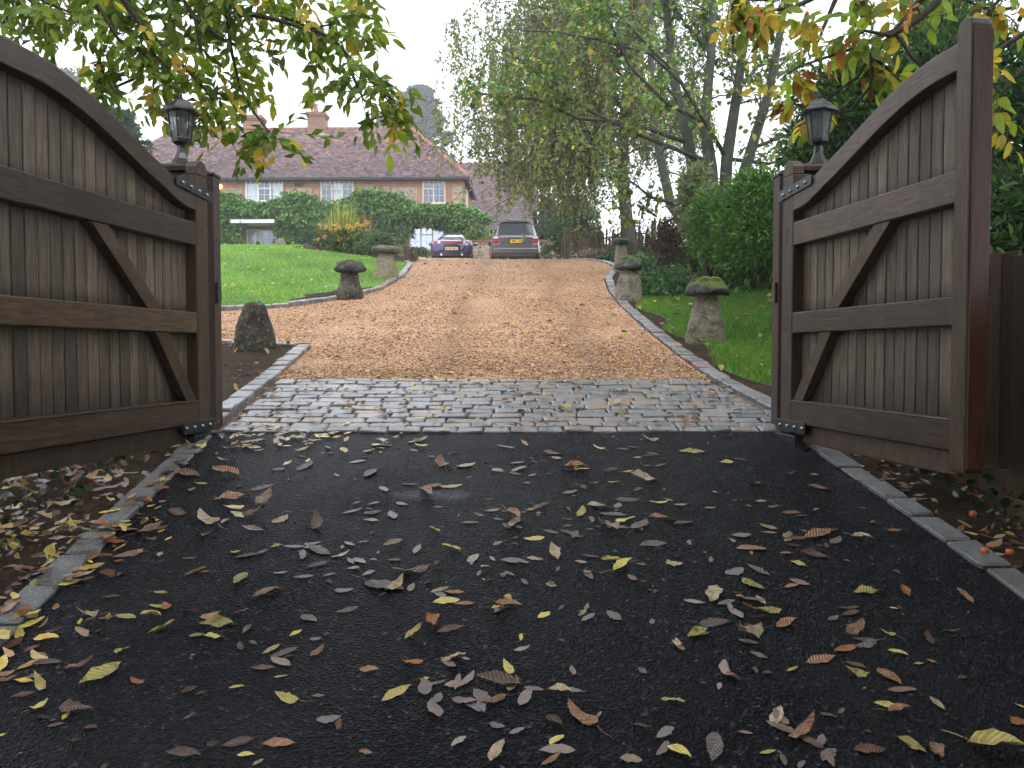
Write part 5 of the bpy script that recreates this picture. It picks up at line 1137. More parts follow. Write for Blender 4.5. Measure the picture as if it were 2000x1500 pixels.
# ---- ivy on the bank and under the gates
n = 26000; P = scatter(n, 1.9, 7, 8, 24, lambda x, y: (x > rk_x(y) + np.where(y < 13.2, 2.15 - .9 * sstep(10, 13.4, y), .45)) & (x < rk_x(y) + 3.6) & (rng.random(len(x)) < .8))
P = np.stack([P[:, 0], P[:, 1], H(P[:, 0], P[:, 1]) + .02 + .16 * rng.random(n) ** 1.5], -1)
tag(leaves('ivy', P, rng.normal(size=(n, 3)) + [-.3, -.5, .2], .05 + .05 * rng.random(n), pick(n, [(.03, .09, .02), (.05, .14, .03), (.08, .19, .05), (.02, .06, .015), (.14, .19, .07), (.16, .09, .03)], [4, 4, 2, 3, .7, .3]), .85, .1, 'leaf', None, None, True), 'dark green ivy covering the right hand bank', 'ivy', None, 'stuff')
for s_, x0, x1, lab in ((-1, -2.75, -2.25, 'sparse dark ground ivy in the shade under the left gate'), (1, 2.3, 2.62, 'sparse dark ground ivy in the shade under the right gate')):
    n = 260; x = x0 + (x1 - x0) * rng.random(n); y = 2.6 + 3.0 * rng.random(n); P = np.stack([x, y, H(x, y) + .02 + .07 * rng.random(n)], -1)
    tag(leaves('ground_ivy', P, rng.normal(size=(n, 3)) + [0, 0, .3], .03 + .03 * rng.random(n), pick(n, [(.02, .045, .010), (.03, .065, .015), (.012, .03, .008)]), .85, .1, 'leaf', None, None, True), lab, 'ivy', None, 'stuff')
# ---- stake fence
fp = [(1100, 27.5), (1160, 25.8), (1230, 24.2), (1290, 22.6), (1330, 21.5)]
fe = empty('stake_fence', at(1200, 480, 25).to_2d().to_3d(), 0, 'rustic fence of uneven upright wooden stakes on the right', 'fence'); r = random.Random(8); fz = fe.location
for i in range(64):
    px = 1100 + i * 3.65; Y = float(np.interp(px, [a[0] for a in fp], [a[1] for a in fp])); q = at(px, 450, Y); gz = ground(q.x, Y); h = r.uniform(.62, 1.0) + .1 * math.sin(i * .4)
    MB().loft([[(-w, -w, z), (w, -w, z), (w, w, z), (-w, w, z)] for w, z in ((.028, -.1), (.026, h - .1), (.004, h))]).build('stake', 'stake_wood', fe, loc=(q.x - fz.x + r.uniform(-.02, .02), Y - fz.y + r.uniform(-.04, .04), gz)).rotation_euler = (r.uniform(-.07, .07), r.uniform(-.09, .09), r.random())
for hh in (.3, .62):
    pts = []
    for px in range(1100, 1334, 12):
        Y = float(np.interp(px, [a[0] for a in fp], [a[1] for a in fp])); q = at(px, 450, Y); pts.append((q.x - fz.x, Y - fz.y - .035, ground(q.x, Y) + hh + r.uniform(-.04, .04)))
    MB().tube(pts, .018, 6).build('fence_rail', 'stake_wood', fe, True)
n = 3200; px = 1100 + 230 * rng.random(n); Y = np.interp(px, [a[0] for a in fp], [a[1] for a in fp]) + .1 * rng.normal(size=n); X = (px - CX) / F * Y
P = np.stack([X, Y, H(X, Y) + .1 + .95 * rng.random(n)], -1)
tag(leaves('climbing_stems', P, rng.normal(size=(n, 3)), .05 + .05 * rng.random(n), pick(n, [(.12, .09, .035), (.09, .12, .03), (.20, .17, .06), (.06, .05, .025)]), .4, .1), 'straggling brown and yellow creeper on the stake fence', 'climber', None, 'stuff')
q = at(1160, 497, 25.2); gz = ground(q.x, 25.2); n = 260; P = np.stack([q.x + rng.normal(0, .28, n), 25.2 + rng.normal(0, .15, n), gz + .04 + .22 * rng.random(n)], -1)
tag(leaves('dry_leaf_heap', P, rng.normal(size=(n, 3)), .09 + .06 * rng.random(n), pick(n, [(.34, .28, .24), (.20, .14, .11), (.45, .40, .36)]), .5, .15), 'heap of pale dry leaves at the foot of the stake fence', 'leaves', None, 'stuff')

# ================================================================== THE WALNUT TREES OVER THE GATE
def leaflet_grid(L_, W_, curl, fold, seed, n=6):
    """one leaf blade along +x: three lines of points"""
    r = random.Random(seed); V, Fc = [], []
    for i in range(n + 1):
        f = i / n; w = W_ * .5 * max(.02, math.sin(math.pi * f ** .85) ** .8); z = curl * L_ * (f - .1) ** 2 + r.uniform(-.012, .012) * L_
        e = 1 + r.uniform(-.10, .10)
        V += [(f * L_, -w * e, z + fold * w + r.uniform(-.03, .03) * w), (f * L_, 0, z), (f * L_, w / e, z + fold * w + r.uniform(-.03, .03) * w)]
        if i: k = 3 * i; Fc += [(k - 3, k - 2, k + 1, k), (k - 2, k - 1, k + 2, k + 1)]
    return V, Fc
def compound_leaf(seed, pairs=3, L_=.13, W_=.055, spacing=.065):
    r = random.Random(seed); mb = MB(); rl = .06 + pairs * spacing
    ax = lambda f: Vector((f * rl, .01 * math.sin(f * 3 + seed), -.10 * rl * f * f * 3))
    mb.tube([ax(0), ax(.35), ax(.7), ax(1)], [.0022, .0018, .0015, .001], 4)
    items = [(1.0, 0)] + [(.25 + .7 * i / max(pairs, 1), s_) for i in range(pairs) for s_ in (-1, 1)]
    for f, s_ in items:
        if r.random() < .08: continue
        V, Fc = leaflet_grid(L_ * r.uniform(.7, 1.1) * (1 if s_ else 1.15), W_ * r.uniform(.85, 1.15), r.uniform(-.35, .1), r.uniform(.05, .4), r.random())
        M_ = Matrix.Translation(ax(f)) @ Matrix.Rotation(s_ * r.uniform(.75, 1.15), 4, 'Z') @ Matrix.Rotation(r.uniform(.1, .9), 4, 'Y') @ Matrix.Rotation(r.uniform(-.5, .5), 4, 'X')
        mb.add([M_ @ Vector(v) for v in V], Fc)
    return mb
LEAFM = {}
def leaf_mesh(kind, col, seed):
    k = (kind, col, seed)
    if k not in LEAFM:
        mb = compound_leaf(seed, 3, .125, .055) if kind == 'pinnate' else compound_leaf(seed, 2, .16, .074, .075)
        me = mb.mesh('leaf', True); me.materials.append(MATS['tree_leaf_' + col]); LEAFM[k] = me
    return LEAFM[k]
def overhang(name, side, limbs, kind, cols, wts, label, trunk_xy, seed, per, crown):
    rr = random.Random(seed); base = Vector((*trunk_xy, ground(*trunk_xy))); e = empty(name, base, 0, label, 'tree')
    top = base + Vector((.3 * -side, 0, 7.5)); tr = MB().tube([(0, 0, -.2), (.02, .05, 1.5), (-.05 * side, 0, 3.2), (-.15 * side, .1, 5.0), (-.3 * side, 0, 7.5)], [.26, .21, .19, .15, .06], 12); tr.build('trunk', 'bark', e, True)
    cand = []; mb = MB()
    for pts in limbs:
        q = poly(pts); start = base + Vector((-.1 * side, .05, min(max(q[0].z - base.z - .3, 2.2), 4.6))) if pts[0][1] < 0 or pts[0][0] < 0 or pts[0][0] > 2000 else None
        full = ([start, start.lerp(q[0], .5) + Vector((0, 0, .35))] if start else []) + q
        mb.tube([p - base for p in full], np.linspace(.045 if start else .016, .006, len(full)), 6)
        out = []; L_ = sum((b_ - a).length for a, b_ in zip(q[:-1], q[1:])); tw = MB()
        twigs(mb, [p - base for p in q], .018, int(L_ * per), .27, rr, out, .06, 1.0, 1)
        out += [(q[-1] - base, (q[-1] - q[-2]).normalized())]
        for p, v in out:
            cand.append((p, v))
    mb.build('branches', 'bark', e, True)
    LV = []
    for p, v in cand:
        d = (v * .6 + Vector((rr.gauss(0, .6), rr.gauss(0, .6), -.35 + rr.gauss(0, .3)))).normalized(); LV.append((p, d, rr.uniform(.6, .95), rr.uniform(-.8, .8), rr.choices(cols, wts)[0], rr.randrange(7)))
    def seen(l):
        x, y, d = project(l[0] + base); return (l[2] / max(d, .1)) if (-60 < x < 2060 and -60 < y < 1500 and d > .2) else 0
    LV.sort(key=seen, reverse=True); n_obj = 0; rest = []
    def mat_of(l):
        x = l[1]; up = Vector((0, 0, 1)); y = up.cross(x)
        y = y.normalized() if y.length > .05 else Vector((0, 1, 0)); z = x.cross(y)
        return Matrix.Translation(l[0]) @ Matrix((x, y, z)).transposed().to_4x4() @ Matrix.Rotation(l[3], 4, 'X') @ Matrix.Scale(l[2], 4)
    for l in LV:
        if n_obj < 298 and seen(l) > 0:
            o = link('leaf', leaf_mesh(kind, l[4], l[5]), None, e); o.matrix_basis = mat_of(l); n_obj += 1
        else: rest.append(l)
    # remaining leaves and the unseen crown, extended overhead to shade the foreground, one mass
    cs = []
    for i in range(crown[6]): cs.append((rr.uniform(crown[0], crown[1]), rr.uniform(crown[2], crown[3]), rr.uniform(crown[4], crown[5]), rr.uniform(.5, .9), rr.uniform(.5, .9), rr.uniform(.25, .5)))
    for i in range(80): cs.append((rr.uniform(crown[0], crown[1]) * 1.3, rr.uniform(-14, -8), rr.uniform(.5, 9), rr.uniform(.6, 1.0), rr.uniform(.5, .9), rr.uniform(.5, .8)))  # unseen clumps behind the camera, added to block light from behind
    P, D = clumps(cs, 110, .2); ok = np.array([not (-30 < project(p)[0] < 2030 and project(p)[1] > -40 and project(p)[2] > 0) for p in P]); P, D = P[ok], D[ok]
    colv = {'g': (.15, .25, .025), 'h': (.09, .16, .018), 'y': (.50, .40, .04), 'o': (.40, .18, .03), 'b': (.12, .05, .018)}
    P = P - np.array(base); T = D + np.array([0, 0, -.5]) + .5 * rng.normal(size=D.shape); S = .28 + .16 * rng.random(len(P)); C = pick(len(P), [colv[c] for c in cols], wts)
    if rest:
        P2, T2, C2 = [], [], []
        for l in rest:
            for k in range(6): P2.append(tuple(l[0] + l[1] * .05 * k)); T2.append(tuple(l[1] + Vector((rr.gauss(0, .6), rr.gauss(0, .6), rr.gauss(0, .4))))); C2.append(colv[l[4]])
        P, T, S, C = np.concatenate([P, P2]), np.concatenate([T, T2]), np.concatenate([S, np.full(len(P2), .12 if kind == 'pinnate' else .18)]), np.concatenate([C, C2])
    o = leaves('foliage', P, T, S, C, .45, .12, 'leaf', e); o['kind'] = 'stuff'
    return e
def deep(l, dY): return [[(a, b_, c + dY) for a, b_, c in s_] for s_ in l]
LL = deep([[(150, -150, 5.2), (200, -55, 5.0), (245, 5, 4.9), (285, 60, 4.8), (300, 105, 4.75), (333, 137, 4.75)], [(300, -120, 5.3), (395, -25, 5.2), (440, 5, 5.1), (480, 25, 5.1), (545, 40, 5.0), (600, 57, 4.9), (655, 46, 4.9)],
      [(560, 35, 5.0), (650, 75, 4.9), (700, 130, 4.8), (740, 175, 4.7), (768, 208, 4.7)], [(680, 110, 4.9), (690, 150, 4.85), (710, 195, 4.8), (730, 210, 4.8)], [(440, 5, 5.1), (452, 100, 5.2), (470, 175, 5.2), (500, 225, 5.1), (525, 258, 5.0)], [(-60, -100, 4.6), (30, -35, 4.6), (90, 5, 4.5), (140, 25, 4.4)],
      [(430, -100, 5.4), (520, -55, 5.3), (600, -25, 5.2), (670, -35, 5.1), (715, -30, 5.0)], [(300, 105, 4.8), (260, 155, 4.8), (225, 170, 4.9), (205, 175, 4.9)], [(285, 60, 4.8), (350, 120, 4.9), (400, 175, 5.0), (425, 210, 5.0)],
      [(250, -100, 4.9), (330, -45, 4.9), (380, 35, 4.9), (395, 115, 4.9)], [(100, -100, 4.7), (120, -55, 4.6), (180, -5, 4.6), (230, 75, 4.6), (265, 105, 4.7)], [(-100, -60, 4.9), (0, -45, 4.9), (45, -15, 4.8), (85, 15, 4.8)],
      [(380, 35, 4.9), (430, 75, 5), (480, 95, 5.1), (505, 140, 5.1)], [(350, -80, 5.0), (430, -65, 5.1), (490, -25, 5.2), (520, 5, 5.2)], [(60, -120, 5.1), (150, -65, 5.1), (230, -35, 5.1), (330, -5, 5.1), (400, 15, 5.1)], [(333, 65, 5.1), (300, 135, 5.2), (300, 185, 5.2)]], 1.55)
overhang('walnut_tree', -1, LL, 'pinnate', ['g', 'h', 'y', 'o', 'b'], [7, 5, 1.7, .2, .2], 'walnut branches with green and yellowing leaves hanging over the left gate', (-5.6, 7.2), 51, 10.5, (-9, -.4, -13, 2.6, 5.0, 9, 150))
RL = deep([[(1860, -150, 3.2), (1800, 0, 3.1), (1745, 60, 3.1), (1705, 110, 3.1)], [(1705, 100, 3.1), (1675, 150, 3.15), (1640, 175, 3.2), (1603, 203, 3.2)], [(1860, -60, 3.0), (1830, 5, 3.0), (1790, 40, 3.0), (1740, 70, 3.05), (1690, 60, 3.1), (1650, 80, 3.1)],
      [(1820, -100, 3.3), (1700, -40, 3.3), (1600, -10, 3.3), (1550, 15, 3.3), (1505, 20, 3.3), (1475, 15, 3.3)], [(1745, 60, 3.1), (1680, 90, 3.1), (1620, 110, 3.1), (1560, 130, 3.1), (1530, 150, 3.1)], [(2080, 40, 2.9), (2000, 65, 2.9), (1945, 100, 2.9), (1930, 110, 2.9)],
      [(2080, 110, 2.9), (2000, 135, 2.9), (1965, 170, 2.9), (1952, 190, 2.9)], [(1990, -100, 3.3), (1885, 0, 3.3), (1930, 18, 3.2), (1985, 15, 3.2)], [(1700, -100, 3.5), (1640, -20, 3.4), (1610, 50, 3.3), (1595, 90, 3.3)], [(1705, 110, 3.1), (1700, 170, 3.15), (1660, 215, 3.2), (1580, 235, 3.3), (1552, 262, 3.3)],
      [(1745, 60, 3.1), (1780, 110, 3.1), (1800, 130, 3.1)], [(1660, -100, 3.3), (1570, -30, 3.3), (1510, 0, 3.3), (1465, 0, 3.3)], [(1705, 110, 3.1), (1740, 140, 3.1), (1760, 160, 3.1)], [(2060, -60, 3.1), (1960, -10, 3.1), (1900, 60, 3.1)]], 3.2)
overhang('walnut_tree', 1, RL, 'broad', ['g', 'y', 'o', 'b', 'h'], [5.2, 3.6, .7, .8, 1.8], 'walnut branches with yellow, brown and green autumn leaves over the right gate', (5.6, 7.4), 52, 4.6, (.4, 9, -13, 2.6, 5.0, 9, 150))

# ================================================================== FALLEN LEAVES
def fallen_mesh(seed, stalk):
    r = random.Random(seed); V, Fc = leaflet_grid(1.0, r.uniform(.30, .52), r.uniform(-.15, .45), r.uniform(-.5, 1.1), seed, 8); V = [(x + r.uniform(-.02, .02), y * r.uniform(.78, 1.12), z + r.uniform(-.025, .025)) for x, y, z in V]
    V = [(x, y + .08 * math.sin(x * 3 + seed) * (seed % 3 - 1), z + .05 * math.sin(y * 9 + x * 5 + seed)) for x, y, z in V]; zm = min(v[2] for v in V); mb = MB().add([(x - .5, y, z - zm) for x, y, z in V], Fc)
    if stalk: mb.tube([(-.5, 0, .03), (-.75, .03, .02), (-1.0, -.02, .02)], [.012, .010, .008], 4)
    return mb
FM = {}
def fallen(col, seed):
    if (col, seed) not in FM:
        me = fallen_mesh(seed, seed in (2, 5, 9)).mesh('fallen_leaf', True); me.materials.append(MATS['fallen_leaf_' + col]); FM[col, seed] = me
    return FM[col, seed]
CN = {'y': 'yellow', 'p': 'pale tan', 'b': 'russet brown', 'd': 'dark brown', 'g': 'greenish yellow', 'k': 'wet grey', 'o': 'orange'}
LEAF_LIST = []
def drop(x, y, ln, ang, col, r):
    seed = r.randrange(14); o = bpy.data.objects.new('fallen_leaf', fallen(col, seed)); COL.objects.link(o)
    e = .05; z = ground(x, y); n_ = Vector((-(ground(x + e, y) - z) / e, -(ground(x, y + e) - z) / e, 1)).normalized(); tx = Vector((math.cos(ang), math.sin(ang), 0)); tx = (tx - n_ * tx.dot(n_)).normalized(); ty = n_.cross(tx)
    zo = .004 if y < 5.7 else (.03 if y < 7.4 else .012)
    o.matrix_basis = Matrix.Translation((x, y, z + zo)) @ Matrix((tx, ty, n_)).transposed().to_4x4() @ Matrix.Rotation(r.uniform(-.12, .12), 4, 'X') @ Matrix.Diagonal((ln, ln * r.uniform(.85, 1.15), ln * (r.choice((.2, .35, .55, .9, 1.2)) if col not in 'k' else .12), 1))
    LEAF_LIST.append((o, x, y, ln, col))
k_ = 700 / 1544.0
DATA = {0: "780,115,90,-5,y 850,130,70,-25,y 810,205,130,5,d 805,240,110,5,b 975,230,100,15,b 865,278,55,10,y 580,325,60,5,y 655,318,100,-15,y 625,360,60,15,o 1000,340,180,-5,b 1130,295,110,-8,k 1132,345,70,-35,p 905,432,80,35,p 755,405,60,20,d 1100,405,120,-12,d 1205,430,75,-25,p 1365,450,60,60,d 1310,200,70,-40,k 1200,215,60,-10,k 1120,90,60,-10,k 1300,160,40,10,d 390,475,85,5,y 520,485,160,-5,b 640,480,130,-15,b 655,520,50,10,b 545,590,140,-25,b 375,690,70,-15,b 815,600,60,-5,b 1015,575,50,0,y 1190,550,55,-5,y 1035,690,75,-50,g 1080,585,130,-10,k 1380,560,90,30,k 1370,625,100,-15,k 1465,590,80,-15,p 1150,755,140,-18,b 885,657,50,-5,b 230,742,60,-5,b 690,748,60,8,y 670,808,50,20,y 380,852,100,-12,p 470,853,30,-60,y 540,852,90,10,y 650,853,90,-5,y 810,830,60,5,d 905,845,90,-12,b 940,885,165,3,g 1035,835,70,-10,b 695,910,120,-15,g 850,935,70,5,g 925,948,95,-12,y 525,1000,75,-5,y 1275,925,60,-25,y 1365,1000,70,-40,b 200,1055,140,-10,d 340,1068,140,-15,d 430,1110,220,-35,g 35,1125,90,-30,b 130,1115,110,-8,d 330,1255,160,5,d 170,1243,85,-18,y 5,1365,50,-20,y 815,1175,80,-30,d 1020,1160,70,-10,y 1210,1110,60,-8,y 1235,1210,110,5,y 1130,1075,110,-5,d 1370,1195,60,-5,b 815,1285,50,-20,d 1025,1395,140,-12,d 1200,1405,140,-8,b 910,1415,70,-40,d 790,1455,150,-5,d 1060,1450,70,10,y 1110,1480,60,-30,p 1330,860,60,40,k 1495,820,100,-15,k 1420,670,60,-5,k 320,1390,60,-20,d 1460,1320,50,-60,d 240,1320,80,-10,d",
        700: "255,92,75,-20,p 100,112,100,0,k 45,135,55,-10,y 93,124,40,0,y 368,190,40,70,b 462,200,80,-10,p 48,232,75,-30,k 220,280,70,0,k 295,320,90,50,b 320,288,90,-3,b 400,290,90,-8,p 600,222,40,30,p 690,215,70,-20,p 835,150,80,-3,b 855,167,50,10,p 935,220,110,15,b 960,215,70,-3,y 1038,122,50,20,p 1183,120,60,5,k 1200,163,35,0,y 1260,87,70,12,p 1090,228,70,0,b 1160,228,50,0,y 1100,270,55,0,g 1235,265,130,-2,p 1160,345,100,-3,k 1295,362,85,5,y 1385,370,55,-10,p 1040,385,110,-5,p 960,400,40,80,g 1095,410,120,5,k 930,330,30,0,b 515,413,55,5,p 480,445,80,0,k 655,430,70,60,b 670,450,65,-50,p 705,400,45,0,p 740,393,40,0,y 775,407,30,0,p 70,362,40,-10,p 60,400,80,-8,k 328,480,50,15,y 20,530,50,-5,p 150,540,90,-25,p 400,558,85,10,y 610,540,60,-10,p 755,512,95,-5,y 830,485,70,15,k 910,490,90,15,d 1080,475,85,-15,p 1150,435,90,-3,y 1210,455,60,-40,k 1310,435,110,-5,b 1400,450,80,-12,d 1270,540,120,-8,k 65,610,35,0,p 155,607,60,0,k 545,637,40,-5,y 760,605,75,0,p 845,580,60,60,p 985,662,30,0,y 1000,590,80,5,k 1095,620,110,-5,y 1140,640,100,-15,y 1220,628,50,10,o 1360,632,75,-20,p 220,655,180,-5,d 110,720,150,20,k 155,735,80,-25,p 350,738,85,-20,p 410,750,90,10,b 380,788,120,-10,y 455,795,90,-3,b 645,805,110,20,b 600,825,60,-20,y 650,770,35,70,y 715,700,35,45,k 800,845,60,-25,y 965,842,40,-30,p 315,880,75,80,o 235,925,85,-35,y 395,912,130,-10,d 1460,927,90,-20,g 1380,978,65,50,p 410,1030,115,-20,p 230,1048,100,-5,o 45,1080,80,10,b 165,1180,150,-30,y 285,1123,45,0,y 645,1080,70,40,y 605,1135,190,5,d 580,1205,120,-12,b 865,1180,120,15,p 970,1280,150,40,b 845,1305,80,45,d 600,1430,110,-55,p 855,1385,70,-45,y 830,1470,90,-40,b 1355,1215,110,5,y 1175,1472,100,0,p 1220,1330,90,20,d 1225,1085,50,30,k 700,945,25,-60,y 30,1440,60,0,b",
        1300: "120,140,160,3,g 320,172,70,10,k 265,190,70,5,y 535,235,40,0,b 640,240,40,10,g 380,278,60,-10,b 215,317,25,0,p 665,300,110,5,b 190,382,50,0,g 465,377,50,0,b 540,404,85,3,b 650,393,35,0,g 845,382,40,0,g 905,455,55,30,g 980,480,70,5,o 590,482,35,0,g 655,500,120,-15,b 845,517,90,20,p 370,560,125,-5,b 640,590,120,5,d 575,625,80,20,y 285,525,40,10,p 520,577,60,5,b 400,650,110,25,k 380,710,110,30,g 205,755,80,-70,p 320,770,40,5,p 410,780,55,40,p 545,720,70,-10,b 415,830,170,-3,g 870,745,125,-3,g 1035,740,60,60,o 985,817,40,0,y 1290,765,90,40,b 360,945,110,-55,p 140,927,95,-10,g 55,980,65,30,p 520,885,100,-10,b 810,905,75,-30,b 960,922,70,20,y 860,965,100,-15,k 770,993,80,-35,o 1000,1010,90,15,y 670,1035,130,-15,b 545,1080,50,-20,g 820,1060,90,20,d 810,1100,125,3,g 965,1110,110,45,b 285,1112,70,25,b 210,880,140,3,k 1090,1055,45,0,g 1170,1228,90,45,p 960,1235,130,12,y 1010,1270,120,10,b 480,1280,85,-70,p 585,1355,110,-50,b 700,1280,80,15,d 210,1415,130,-65,k 440,1440,70,-5,y 60,1440,110,40,y 1060,1415,140,20,g 1170,1440,100,60,b 1420,1435,260,22,y 1520,1310,70,-15,o 1525,1235,50,20,y 705,1450,80,-50,k 880,1430,140,-5,d 1140,945,60,60,d 1230,915,80,5,d 1145,1045,30,10,o"}
r = random.Random(77)
for ox, txt in DATA.items():
    for it in txt.split():
        x, y, l, a, c = it.split(','); x, y, l, a = float(x), float(y), float(l), math.radians(float(a))
        px, py = ox + x * k_, 820 + y * k_; dx, dy_ = math.cos(a) * l * k_ / 2, math.sin(a) * l * k_ / 2
        p0, p1 = on(px - dx, py - dy_), on(px + dx, py + dy_); m_ = (p0 + p1) / 2; ln = min(max((p1 - p0).length, .035), .19); drop(m_.x, m_.y, ln, math.atan2(p1.y - p0.y, p1.x - p0.x) + (math.pi if r.random() < .5 else 0), c, r)
while len(LEAF_LIST) < 298:
    x, y = r.uniform(-2, 1.9), r.uniform(5.7, 7.9); drop(x, y, r.uniform(.06, .13), r.random() * 6.28, r.choices('ypbdgko', [4, 5, 4, 3, 1, 2, .6])[0], r)
by_label = {}
for o, x, y, ln, c in LEAF_LIST:
    side = 'near the left kerb' if x < -1.25 else 'near the right kerb' if x > 1.2 else 'left of the middle' if x < -.42 else 'right of the middle' if x > .42 else 'in the middle'
    place = 'on the cobbles' if 5.72 < y < 7.42 else 'on the gravel' if y >= 7.42 else 'on asphalt just below the cobbles' if y > 4.6 else 'halfway down the asphalt' if y > 3.2 else 'on the nearer black asphalt' if y > 2.35 else 'on the nearest black asphalt'
    by_label.setdefault((c, side, place), []).append((ln, o))
for (c, side, place), ls in by_label.items():
    ls.sort(key=lambda a: a[1].matrix_basis.translation.y); ORD = ['nearest', 'second nearest', 'third nearest', 'fourth nearest', 'fifth nearest', 'sixth nearest', 'seventh nearest', 'eighth nearest', 'ninth nearest', 'tenth nearest', 'eleventh nearest', 'twelfth nearest']
    for i, (ln, o) in enumerate(ls):
        size = '' if len(ls) == 1 else 'farthest ' if i == len(ls) - 1 else ORD[min(i, 11)] + ' '
        tag(o, '%s%s fallen leaf %s, %s' % (size, CN[c], place, side), 'leaf', 'fallen leaves')
# small and far leaves, and the litter on both verges
def litter(name, P, S, pal, w, label, z=.02, tilt=.25):
    n = len(P); a = rng.random(n) * 6.28; T = np.stack([np.cos(a), np.sin(a), tilt * rng.normal(size=n)], -1); q = np.stack([P[:, 0], P[:, 1], H(P[:, 0], P[:, 1]) + z], -1); sl = (H(P[:, 0], P[:, 1] + .1) - H(P[:, 0], P[:, 1])) / .1; T[:, 2] += sl * T[:, 1]
    return tag(leaves(name, q, T, S, pick(n, pal, w), .5, .14 if tilt > .05 else .03, 'leaf', None, np.stack([0 * sl, -sl, 1 + 0 * sl], -1), True, .45 if tilt > .2 else .06), label, 'leaves', None, 'stuff')
LIT = [(.50, .36, .065), (.42, .30, .16), (.20, .09, .036), (.085, .04, .02), (.34, .25, .055), (.26, .11, .035)]
n = 300; P = scatter(n, -2.1, 2.0, 5.75, 7.5, lambda x, y: x < rk_x(y)); litter('scattered_leaves', P, .02 + .06 * rng.random(n), [(.42, .32, .12), (.42, .34, .22), (.26, .15, .08), (.12, .06, .03)], [2, 3, 3, 2], 'small torn leaves scattered over the cobbles', .032)
n = 420; P = scatter(n, -2, 2.2, 1.2, 5.7, lambda x, y: (x > AL(y)) & (x < AR(y))); litter('scattered_leaves', P, .012 + .035 * rng.random(n) ** 2, [(.12, .06, .03), (.30, .22, .08), (.10, .09, .085), (.06, .03, .02)], [3, 2, 3, 3], 'tiny leaf scraps and stalks scattered over the wet asphalt', .003, .1)
n = 460; P = scatter(n, -7, 2.3, 7.4, 26, lambda x, y: (x < rk_x(y)) & (x > np.where(y < 9.2, -2.1, np.where(y < 11.3, -7, lk_x(y)))), 1.8); litter('scattered_leaves', P, .05 + .07 * rng.random(n), [(.50, .40, .12), (.48, .40, .28), (.24, .11, .05)], [4, 4, 2], 'small yellow leaves scattered over the gravel drive', .016)
n = 320; P = scatter(n, -12, -2.3, 12, 32, lawn_keep, 1.2); litter('scattered_leaves', P, .05 + .05 * rng.random(n), [(.55, .48, .14), (.50, .42, .25)], None, 'a few yellow leaves on the big lawn', .10)
n = 170; P = scatter(n, 1.7, 4.6, 6.4, 14, lambda x, y: (x > rk_x(y) + .12) & (x < rk_x(y) + 2.3)); litter('scattered_leaves', P, .05 + .07 * rng.random(n), LIT, [4, 4, 2, 1, 1, 1], 'yellow and brown leaves on the right verge', .07)
n = 760; P = scatter(n, -3.4, -2.2, 2.2, 9.2, lambda x, y: (x < AL(np.minimum(y, 5.7)) - .05) & ((y < 5.6) | (y > 6.2)) & (rng.random(len(x)) < np.where(y < 4.6, 1, .8))); litter('leaf_litter', P, .04 + .07 * rng.random(n), LIT, [2.5, 2, 5, 4, 1.5, 2], 'wet brown and yellow leaf litter along the left verge', .0, .5)
def drift(name, P, S, pal, w, label, flat, z=.004):
    """many real leaf shapes joined into one mass"""
    V, Fq, C, k = [], [], [], 0; cc = pick(len(P), pal, w, .3); r = random.Random(len(P)); bank = []
    for sd in range(10):
        me = fallen_mesh(sd, False); bank.append((np.array(me.v), np.array([f for f in me.f if len(f) == 4])))
    for i, (x, y) in enumerate(P):
        v, f = bank[r.randrange(10)]; a = r.random() * 6.28; s_ = S[i]; q = v * np.array([s_, s_ * r.uniform(.8, 1.15), s_ * flat * r.uniform(.4, 1.6)]); ti = r.uniform(-.3, .3) * flat
        q = np.stack([q[:, 0] * math.cos(a) - q[:, 1] * math.sin(a), q[:, 0] * math.sin(a) + q[:, 1] * math.cos(a), q[:, 2]], -1)
        sl = (ground(x, y + .1) - ground(x, y)) / .1; sx = (ground(x + .1, y) - ground(x, y)) / .1
        q[:, 2] += q[:, 1] * sl + q[:, 0] * (sx + ti) + ground(x, y) + z + (abs(ti) * s_ * .5); V.append(q + np.array([x, y, 0])); Fq.append(f + k); C.append(np.repeat(cc[i:i + 1], len(v), 0) * (.8 + .4 * rng.random((len(v), 1)))); k += len(v)
    return tag(link(name, fast_mesh(name, np.concatenate(V), np.concatenate(Fq), np.concatenate(C)), 'wet_leaf'), label, 'leaves', None, 'stuff')
leaf_mat('wet_leaf', .3, .08)
def sift(n, x0, x1, y0, y1, keep): P = scatter(n, x0, x1, y0, y1, keep); return P, .045 + .085 * rng.random(n)
P, S = sift(430, -3.0, -1.75, 2.0, 4.9, lambda x, y: (x < AL(y) - .10) & (rng.random(len(x)) < np.where(x < -2.75, .3, 1))); drift('leaf_litter', P, S, [(.28, .20, .04), (.20, .14, .075), (.12, .055, .024), (.05, .025, .014), (.20, .15, .035), (.16, .065, .022)], [3, 2, 5, 4, 1.5, 2], 'thick drift of wet leaves beside the left kerb under the gate', .7, -.01)
P, S = sift(60, -2.2, -1.6, 2.0, 5.2, lambda x, y: (x < AL(y) + .06) & (x > AL(y) - .14)); drift('leaf_litter', P, S, LIT, [3, 2, 5, 4, 1.5, 2], 'leaves strewn over the left granite kerb', .4, .022)
P, S = sift(230, 1.95, 2.7, 2.0, 5.5, lambda x, y: x > AR(y) + .12); drift('leaf_litter', P, S * .8, LIT, [1, 1, 5, 6, 1, 1.5], 'dark leaf litter along the right verge under the gate', .6, -.03)
n = 120; P = np.stack([rng.normal(.15, .75, n), 1.7 + 3.8 * rng.random(n)], -1); P = P[(P[:, 0] > AL(P[:, 1])) & (P[:, 0] < AR(P[:, 1]))]
